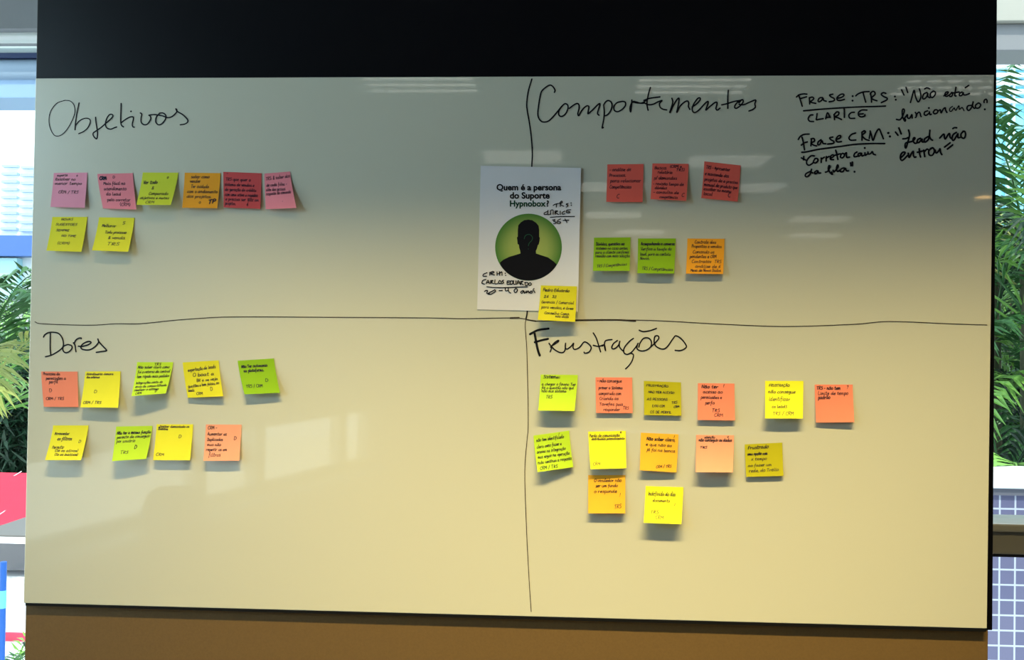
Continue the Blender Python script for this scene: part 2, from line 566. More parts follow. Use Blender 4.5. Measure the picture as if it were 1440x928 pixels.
board_ink('heading_lettering', (60, 130, 6.545),
  "190,76 205,73 130,100 75,170 58,250 70,330 110,395 165,395 220,345 265,270 295,190 290,120 255,80 205,72|"
  "335,95 315,190 302,280 298,345|300,305 340,260 390,238 430,245 438,275 415,325 375,360 330,380|"
  "487,228 490,270 500,330 505,380 500,420 490,425 468,400 465,375 490,355 540,320 580,285 620,250 645,220 640,203 615,205 590,240 578,290 590,325 625,338 660,325 682,318|"
  "722,100 720,180 718,260 725,300 745,318|722,280 760,250 800,228 830,225 835,245 825,290 830,315 845,320|813,174|"
  "898,188 912,200 905,240 910,280 940,298 970,285 995,240 985,212 975,210 1030,204 1100,215 1150,232 1190,222 1230,185 1235,160 1225,150|"
  "1080,188 1050,220 1040,265 1060,295 1090,292 1125,255 1135,215 1110,190 1075,190|"
  "1225,150 1240,175 1290,205 1330,245 1335,270 1310,290 1265,298", 1.9, ink,
  widths={0: 1.2, 1: 1.7, 2: 1.6})
board_ink('heading_lettering', (740, 105, 8.47),
  "335,212 343,185 320,145 285,124 240,145 185,195 165,260 150,350 138,460 150,520 185,558 230,563 275,545 330,490 380,430 430,370 465,345 495,365 495,410 465,470 420,497 390,480 390,430 420,380|"
  "512,403 560,365 605,343 628,360 628,410 615,460 625,488 660,430 700,385 730,370 745,385 738,440 738,465 790,420 850,360 875,345 875,370 855,430 850,465 868,484|"
  "922,360 930,440 925,520 910,600 905,635 920,628|922,360 945,325 975,308 1010,325 1022,370 1005,430 970,475 940,490|"
  "1130,320 1080,335 1045,380 1050,425 1090,440 1140,415 1180,370 1180,330 1150,318 1110,325|"
  "1258,300 1255,350 1250,400 1243,445 1235,400 1250,350 1275,320 1310,325 1360,340 1400,340|"
  # tamentos, traced from the neighbouring detail
  + "|".join(" ".join("%.1f,%.1f" % (a / 7.579 * 8.47 + 150 * 8.47, b / 7.579 * 8.47) for a, b in st) for st in trace(
  "0,292 50,302 100,300 140,275|187,135 165,210 150,300 155,350 162,380|115,275 180,252 290,237|"
  "120,300 165,320 215,315 265,290 312,275 285,305 290,345 320,368 362,376|"
  "415,250 425,290 410,350 392,408 430,330 470,265 488,250 492,270 480,340 468,405 500,340 545,295 580,280 595,300 592,340 608,372|"
  "630,345 680,310 715,270 715,248 690,255 650,310 632,360 640,395 665,403 710,370 770,305 800,285 800,310 785,350 778,378 820,340 870,300 895,295 895,320 885,360 900,378 930,355|"
  "1017,165 1012,230 1012,360|945,322 1000,310 1080,285 1140,275 1165,265|"
  "1165,265 1120,290 1090,325 1085,350 1105,358 1145,330 1175,290 1165,265 1130,300|"
  "1130,315 1180,320 1240,295 1308,270 1300,310 1305,345 1280,370 1235,388")), 2.1, ink)
board_ink('heading_lettering', (50, 460, 13.09),
  "272,115 270,250 270,400 280,510|145,185 170,140 240,100 330,95 420,115 480,180 510,270 505,360 450,420 360,480 280,520 180,545|"
  "590,320 520,350 500,400 520,450 560,470 620,450 670,390 660,340 600,320|695,285 725,330 735,400 745,455|715,290 740,240 790,205 840,200 840,215|"
  "785,350 850,355 950,330 1015,295 1010,268 950,268 870,310 835,360 850,400 920,420 1000,415 1080,370 1140,310 1165,265|"
  "1145,215 1165,265 1230,340 1300,415 1300,435 1200,450 1115,465", 2.0, ink)
board_ink('heading_lettering', (740, 455, 6.0),
  "30,90 100,55 190,42|70,80 85,160 100,230 115,270|70,158 130,140 185,128|"
  "192,165 212,200 202,240|205,200 240,160 268,142 272,150 230,180 215,190 240,220 290,245 325,230 332,165|"
  "332,165 330,200 345,215 380,190 400,165 395,200 410,218 450,200 490,155 530,175 548,205 530,240 495,250 488,240|"
  "565,78 590,120 610,180 628,240|565,183 610,192 650,180|640,190 660,180 670,232 660,190 665,150 690,138 725,135|"
  "770,142 735,170 722,205 745,212 780,180 790,145 785,190 810,225 825,232|905,125 870,150 830,200 822,240 850,260 890,240 930,190 945,165|885,250 905,265 895,310 870,350 838,382|"
  "940,170 935,210 965,230 1010,225 1050,195 1055,150 1030,122 990,125 960,165 950,200|"
  "1030,215 1090,160 1118,125 1110,103 1085,110 1080,160 1100,195 1150,215 1190,195 1240,125 1265,103 1310,130 1350,185 1340,210 1300,228 1255,225|"
  "952,55 990,68 1050,58 1100,40", 1.9, ink, widths={0: 3.0, 1: 3.2, 2: 2.8})
board_ink('phrase_lettering', (1110, 110, 9.6),
  "95,255 130,225 190,212 240,215|125,225 150,300 175,380|150,275 200,260 235,250|270,260 275,350|270,265 310,255 330,275 300,305 275,315 310,330 360,340|"
  "450,262 410,265 388,300 400,318 435,300 455,270 465,300 500,310|590,215 545,225 560,250 605,275 600,305 535,318|"
  "650,270 700,260 735,235 730,215 690,220 645,260 650,295 690,300 745,285|855,242|853,303|895,240 930,210 1000,185 1080,180|995,190 1010,250 1032,325|"
  "1095,195 1105,260 1110,325|1090,215 1120,180 1150,185 1155,220 1110,265 1140,290 1185,305|1305,205 1270,195 1240,215 1270,245 1320,270 1310,295 1240,330|1425,247|1437,290|"
  "190,440 400,420 700,400 1000,385 1200,380 1300,375|320,495 280,500 255,545 275,580 330,585|375,475 370,520 365,560 400,555 460,545|490,550 515,465 550,530|490,530 550,522|"
  "605,490 610,560|600,495 640,455 670,465 655,500 615,520 660,535 705,558|740,415 742,480 742,530|880,460 835,465 803,500 820,540 885,540|"
  "1050,430 980,430 935,460 935,500 970,522 1015,510 1020,490|940,485 1000,480", 2.2, ink)
board_ink('phrase_lettering', (1250, 110, 9.6),
  "170,155 205,230|230,120 255,195|290,330 310,260 340,160 355,230 375,290 400,320 430,260 425,190 410,140|515,190 470,215 455,265 475,280 510,250 525,200 525,245 555,265|480,145 515,130 555,145|"
  "600,175 565,200 560,245 590,260 625,220 625,185 595,172|740,240 790,210 800,185 770,190 755,225 780,245 830,215 850,190 860,215 845,245 820,245|905,120 895,190 890,235 910,240|860,200 950,185|"
  "990,185 955,205 955,235 985,230 1005,190 1005,220 1040,225 1090,205|1030,130 1080,95|"
  "100,555 150,560 185,510 210,440 195,415 180,440 185,520 215,580 225,560 205,540|215,535 250,490 250,530 280,540 310,490 315,540|355,460 375,490 365,525 355,530|365,500 400,460 420,470 430,510 440,520|"
  "525,440 485,455 478,490 505,500 545,470|545,450 555,490 575,485|540,402|625,425 600,455 615,480 650,470 660,440 640,425 615,430|665,445 695,425 705,470 735,415 760,400 765,430 785,465|"
  "860,380 825,405 820,440 845,445 880,400 890,420 905,435|905,435 945,370 950,420 985,395 1000,410 1015,440|1110,365 1065,375 1055,415 1080,435 1115,395 1140,310 1130,370 1150,405 1170,400|"
  "1205,335 1170,365 1175,400 1215,400 1240,360 1215,335 1195,340|1300,285 1285,305 1285,330|1310,280 1325,300 1325,330|1295,420", 2.2, ink, widths={20: 1.6, 21: 1.6})
board_ink('phrase_lettering', (1110, 175, 9.6),
  "120,205 150,160 200,135 270,130|170,170 190,250 205,345|160,280 200,250 245,235|300,190 290,290|290,195 330,190 340,225 295,250 330,280 370,290|430,205 390,235 385,270 410,270 440,220 455,255 495,260|"
  "590,170 545,180 560,205 600,230 590,255 515,265|640,200 685,180 690,150 655,160 630,205 650,235 705,230|895,115 840,135 805,180 830,212 900,210|980,100 980,215|975,110 1010,85 1025,105 985,150 1030,200 1080,215|"
  "1095,95 1078,190|1090,85 1110,150 1130,215 1165,120 1210,60 1240,120 1270,195|1338,115|1357,160|165,375 230,370 400,335 700,295 900,268 1100,258 1290,258|160,450 220,480|195,430 190,480|"
  "340,425 290,425 240,480 235,530 270,550 330,510|350,460 325,500 350,520 385,490 375,460 345,460|430,450 430,515|430,470 475,440|500,430 495,495|495,455 540,430|550,460 600,430 590,410 560,425 555,470 600,475|"
  "625,345 640,400 655,475|600,420 690,395|700,400 690,440 720,450 745,415 725,390 700,400|745,400 770,380 770,410 775,445 815,440|915,370 880,395 875,435 920,430|960,385 930,400 935,430 965,410 975,385 980,425 1010,415|"
  "1020,380 1025,415 1060,395|1018,318|1060,370 1070,400 1100,390 1120,365 1135,400 1165,410|290,630 230,660 215,695 245,705 285,660 300,595 295,640 320,655|375,620 345,640 345,665 375,655 385,625 395,655 425,655|"
  "485,645 520,630 550,570 535,555 525,600 550,650 580,675 570,640|590,615 600,640 625,620|625,620 660,570 650,545 635,590 650,635 680,615|740,585 700,600 690,635 725,635 755,590 770,625 800,625|825,515 830,560|850,505 850,560|880,638", 2.3, ink)
board_ink('phrase_lettering', (1245, 170, 10.286),
  "145,160 185,210|195,100 230,190|42,175|67,225|335,130 350,200 330,290 300,390 285,370 295,320 350,305 400,290 430,250 410,245 400,285 430,325 470,310|250,260 300,255 330,240|"
  "510,250 470,270 460,310 490,310 530,260 530,300 560,305|620,225 570,260 565,300 590,300 630,250 645,125 640,220 660,265 685,280|785,250 830,200 850,195 855,240 870,260 910,195 930,185 935,230 950,255|"
  "1030,165 980,200 965,260 990,280 1040,200 1050,180 1050,240 1080,240|1130,150 1095,190 1100,235 1140,250 1160,200 1150,155 1120,150|975,112 1000,98 1035,100|"
  "215,540 270,490 285,455 250,455 220,500 220,550 250,570 320,500|330,465 345,530 380,465 405,440 405,490 420,525 445,520|490,400 495,470 510,525|460,455 560,430|555,420 570,520|560,450 600,410 620,415|"
  "680,390 630,430 635,490 680,495 710,440 690,390 650,400|720,420 735,465 775,430 790,400 800,460 820,490|855,380 940,315|895,410 975,345", 2.5, ink)
board_ink('dividing_line', (0, 0, 1),
  "49,452.5 61,455.4 126,457.3 163,455.2 197,455.2 238,451 280,447.7 328,445.6 450,446 600,447 650,448 719,447 739.6,448.7 754,451.5 809,450.2 893,450 948,452 1000,455 1100,459 1200,456 1250,452 1330,455 1388,457|"
  "717.7,447.2 730,446.8|741,449.5 754,451.7|809,450.2 866.7,449.8 893.7,451.5", 1.15, ink_thin, widths={1: 2.4, 2: 1.8, 3: 2.2})
board_ink('dividing_line', (0, 0, 1),
  "748,111 743,128 740.7,145 741.5,156 744,170 747,192 748.6,216 747.7,236 745,300 743,400 741.5,437 739.6,449", 2.0, ink)
board_ink('dividing_line', (0, 0, 1),
  "739.6,449 738.5,460 741,497 742.8,592 741,620 738,663 740,734 743.7,810 747,860", 1.05, ink_thin)

# ------------------------------------------------------------------ pen font for the notes
GLYPH = {
 'a': "4.6,4.4 2.5,5 .5,3.4 .4,1 2,.2 4,1.6 4.8,4.6|4.8,4.8 4.6,1 5.8,.3", 'b': "1,9 .6,4 .6,.4|.6,3 2.5,5 4.4,4 4.2,1 2,0 .6,1", 'c': "4.4,4.4 2.4,5 .4,2.6 1.4,.2 4.4,.8",
 'd': "4,4.4 1.6,4.8 .2,2.2 1.4,.2 3.6,1.4 4.6,5|4.9,9 4.6,4 4.8,.6 5.8,.2", 'e': ".4,2.4 3,3 4.2,4.2 2.8,5.2 .8,4 .4,1.4 2,0 4.4,.8", 'f': "4,8.4 2.6,8.8 2,6 1.6,0 1,-3.4|.2,4.6 3.8,4.8",
 'g': "4.4,4.6 2,5 .4,3 1.4,1 3.6,1.8 4.6,4.8 4.4,-1 2.6,-3.6 .6,-2.4", 'h': "1,9 .6,0|.7,2.6 2.6,5 4,4 4,.6 5,.2", 'i': "1,5 .9,.6 2,.2|1.2,7", 'j': "2,5 1.8,-2 .2,-3.4|2.2,7",
 'k': "1,9 .6,0|4,4.6 1,2.4 4.4,.2", 'l': "1.4,9 1,2 1.6,.2 2.6,.6", 'm': ".4,5 .5,0|.6,3 2,5 2.9,4 2.9,0|3,3 4.6,5 5.6,4 5.6,.4 6.6,.2", 'n': ".4,5 .5,0|.6,3 2.6,5 3.9,4 3.9,.6 5,.2",
 'o': "2.4,5 .4,3.4 .6,.8 2.6,0 4.4,2 4,4.4 2.4,5", 'p': ".8,5 .6,-3.8|.8,3.4 2.6,5 4.4,3.8 4,1 2,.2 .8,1", 'q': "4.4,4.6 2,5 .4,2.6 1.6,.2 3.8,1.4|4.6,5 4.4,-3.8", 'r': ".4,5 .8,0|.8,3 2.2,4.8 3.8,4.6",
 's': "3.8,4.6 1.6,5 .8,3.8 3.4,2 3.2,.4 .4,.2", 't': "1.8,8 1.4,1 2.4,.2 3.6,.6|.2,5.2 3.8,5.6", 'u': ".4,5 .5,1 2,.1 3.8,1.6 4.2,5|4.2,5 4.1,.8 5.2,.2", 'v': ".2,5 1.8,.2 3.8,5", 'w': ".2,5 1.2,.2 2.8,4 4,.2 5.4,5",
 'x': ".4,4.8 4.2,.2|4.2,5 .2,0", 'y': ".4,5 1.8,1 4,5|4,5 2.4,-2 .6,-3.6", 'z': ".4,4.8 4,4.8 .4,.2 4.4,.4",
 'A': ".2,0 2.6,8.6 5,0|1,3 4.4,3.2", 'B': ".8,0 .8,8.4 3.8,7.6 3.4,5 .8,4.6 4.4,3.4 3.8,.4 .8,0", 'C': "4.8,7.4 2.8,8.4 .4,5 .8,1.2 3,0 4.8,1", 'D': ".8,8.4 .8,0 3.6,.8 5,4 3.6,7.6 .2,8.4",
 'E': "4.4,8.2 .8,8.4 .8,0 4.6,.2|.8,4.4 3.8,4.6", 'F': "4.8,8.4 .8,8 .8,0|.8,4.4 3.8,4.8", 'I': "1,8.4 1,0", 'L': "1,8.6 .8,.2 4.4,.2", 'M': ".2,0 1,8.4 3,3 5,8.4 5.8,0", 'N': ".4,0 .8,8.4 4.4,0 4.8,8.6",
 'O': "2.8,8.4 .4,6 .6,1.6 3,0 5.2,2.6 4.8,7 2.8,8.4", 'P': ".8,0 .8,8.4 4,7.8 4.2,5 .8,4.2", 'Q': "2.8,8.4 .4,6 .6,1.6 3,0 5.2,2.6 4.8,7 2.8,8.4|3,2 5.4,-.8", 'R': ".8,0 .8,8.4 4,7.6 3.8,5 .8,4.4 4.8,0",
 'S': "4.4,7.6 2.4,8.4 .8,6.4 3.8,3.6 3.6,.8 .4,.4", 'T': "0,8 5.2,8.6|2.6,8.4 2.4,0", 'U': ".6,8.4 .6,1.6 2.6,0 4.6,1.8 4.8,8.4", 'V': ".2,8.4 2.4,0 4.8,8.4", 'G': "4.8,7.4 2.8,8.4 .4,5 .8,1.2 3,0 4.8,1.4 4.8,3.8 3,3.8",
 '3': ".6,7.6 2.6,8.4 3.8,6.6 1.8,4.6 3.8,3 3,.4 .4,.6", '0': "2.4,8 .6,5.4 .8,1.4 2.6,0 4.2,3 4,6.6 2.4,8", '1': ".6,6 2,8 2,0", '2': ".6,6.4 2.4,8 3.8,6 .4,.2 4.4,.2", '5': "4,8 1,8 .8,4.8 3.4,4.6 3.6,1 .6,.2", '%': ".6,8 .2,6|4.6,8 .4,0|4.4,2 4,0", '6': "3.6,8 .8,4 1,.6 3.4,.6 3.4,3.6 1,3.4",
 '.': "1,.2", ',': "1,.4 .4,-1.4", ':': "1,4|1,.8", '-': ".4,3 3.6,3.2", '/': "3.4,9 .4,-1", '(': "2.2,9.4 .6,5 2,-1", ')': ".4,9.4 2,5 .6,-1", '?': ".4,7 2.2,8.6 3.6,6.6 1.8,3.6|1.8,.4", '!': "1,9 1,3|1,.4", '&': "4.6,0 .8,6.6 2.4,8.4 3.6,6.6 .6,2 2.4,0 4.8,3", '+': ".4,3.6 4.4,3.6|2.4,6 2.4,1.2", '~': "0,6.6 1.6,7.6 3,6.8 4.4,7.8",
}
ACC = {'ã': ('a', "1,6.6 2.4,7.6 3.6,6.8 5,7.8"), 'õ': ('o', "1,6.6 2.4,7.6 3.6,6.8 5,7.8"), 'á': ('a', "2.4,6.4 4,8"), 'é': ('e', "2.4,6.6 4,8.2"), 'ê': ('e', "1,6.4 2.4,7.8 3.6,6.4"),
       'ç': ('c', "2.4,0 2.8,-1.6 1.4,-2.2"), 'ó': ('o', "2.4,6.6 4,8.2"), 'í': ('i', "1,6.6 2.4,8.4"), 'Ã': ('A', "1,9.4 2.4,10.2 3.6,9.6 5,10.4"), 'Ç': ('C', "2.4,0 2.8,-1.6 1.4,-2.2"), 'ú': ('u', "2,6.6 3.6,8.2")}
for k_, (b_, x_) in ACC.items():
    GLYPH[k_] = GLYPH[b_] + '|' + x_
GL = {k: trace(v) for k, v in GLYPH.items()}


def glyph_w(ch):
    if ch == ' ': return 3.4
    return max(p[0] for st in GL[ch] for p in st) + 1.0


def pen_line(text, u0, u1, v, xh, tilt=0.0, rnd=random):
    """strokes of one line of writing in note units (0..1, v downwards)"""
    tot = sum(glyph_w(ch) for ch in text)
    sx = (u1 - u0) / tot
    sy = xh / 5.0
    out, x = [], 0.0
    for ch in text:
        if ch != ' ':
            jy = rnd.uniform(-0.35, 0.35)
            js = rnd.uniform(0.9, 1.12)
            for st in GL[ch]:
                q = []
                for a, b in st:
                    xx = x + a + b * 0.12 + rnd.uniform(-.15, .15)
                    yy = (b * js + jy + rnd.uniform(-.15, .15)) * sy
                    q.append(Vector((u0 + xx * sx, v - yy + tilt * (xx * sx))))
                out.append(q)
        x += glyph_w(ch)
    return out


# ------------------------------------------------------------------ sticky notes
NOTE_COL = {
 'pink': (0.93, 0.36, 0.50), 'rose': (0.90, 0.26, 0.32), 'red': (0.66, 0.080, 0.085), 'salmon': (0.95, 0.27, 0.17), 'peach': (0.95, 0.38, 0.24), 'coral': (0.93, 0.14, 0.105),
 'yellow': (0.86, 0.80, 0.035), 'lemon': (0.95, 0.93, 0.03), 'lime': (0.70, 0.75, 0.045), 'olive': (0.50, 0.46, 0.010), 'mustard': (0.72, 0.66, 0.02),  # the darkest yellow has the note's shade mixed into its colour
 'orange': (0.95, 0.39, 0.02), 'amber': (0.97, 0.48, 0.035), 'green': (0.40, 0.66, 0.02), 'leaf': (0.26, 0.48, 0.008), 'spring': (0.50, 0.74, 0.03)}
note_ink = mat('pen_ink', (0.020, 0.014, 0.035), 0.6, spec=0.2)
note_ink_soft = mat('pen_ink_soft', (0.07, 0.05, 0.05), 0.6, spec=0.2)


def sticky(colname, corners, lift, label, group, lines, base=0.0008, power=1.9, ink_m=None, pen=0.0125):
    TL, TR, BR, BL = [Vector(p) for p in corners]
    L0, L1 = lift if isinstance(lift, tuple) else (lift, lift)

    def pix(u, v):
        e = v ** 1.25
        tl = TL.lerp(TR, u); bl = BL.lerp(BR, u)
        return Vector((tl.x + (bl.x - tl.x) * e, tl.y + (bl.y - tl.y) * v))

    def pos(u, v, off=0.0):
        vv = min(max(v, 0), 1)
        bow = 0.10 * (L0 + L1) * 0.5 * (4 * (u - .5) ** 2 - 1) * vv
        h = base + (L0 + (L1 - L0) * u) * vv ** power - bow * 0.5
        q = pix(u, v)
        return at(q.x, q.y, -h - off)

    N = 14
    bm = nb()
    front = [[bm.verts.new(pos(i / N, j / N, 0.0002)) for i in range(N + 1)] for j in range(N + 1)]
    back = [[bm.verts.new(pos(i / N, j / N, -0.0002)) for i in range(N + 1)] for j in range(N + 1)]
    for j in range(N):
        for i in range(N):
            bm.faces.new((front[j][i], front[j + 1][i], front[j + 1][i + 1], front[j][i + 1]))
            bm.faces.new((back[j][i], back[j][i + 1], back[j + 1][i + 1], back[j + 1][i]))
    rim(bm, front, back, N)
    org = pos(0.5, 0.0)
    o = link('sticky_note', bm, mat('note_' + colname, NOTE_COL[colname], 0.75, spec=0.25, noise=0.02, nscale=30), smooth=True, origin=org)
    tag(o, label, 'sticky note', group)
    bm = nb()
    for ln in lines:
        text, u0, u1, v = ln[:4]
        xh = ln[4] if len(ln) > 4 else 0.050
        tilt = ln[5] if len(ln) > 5 else 0.0
        w = ln[6] if len(ln) > 6 else pen
        for st in pen_line(text, u0, u1, v, xh, tilt):
            ribbon(bm, smooth_line(st, 3), w, lambda x, y: pos(x, y, 0.0006))
    hw = link('handwriting', bm, ink_m or note_ink)
    hw.parent = o
    hw.matrix_parent_inverse = Matrix.Translation(-org)
    return o


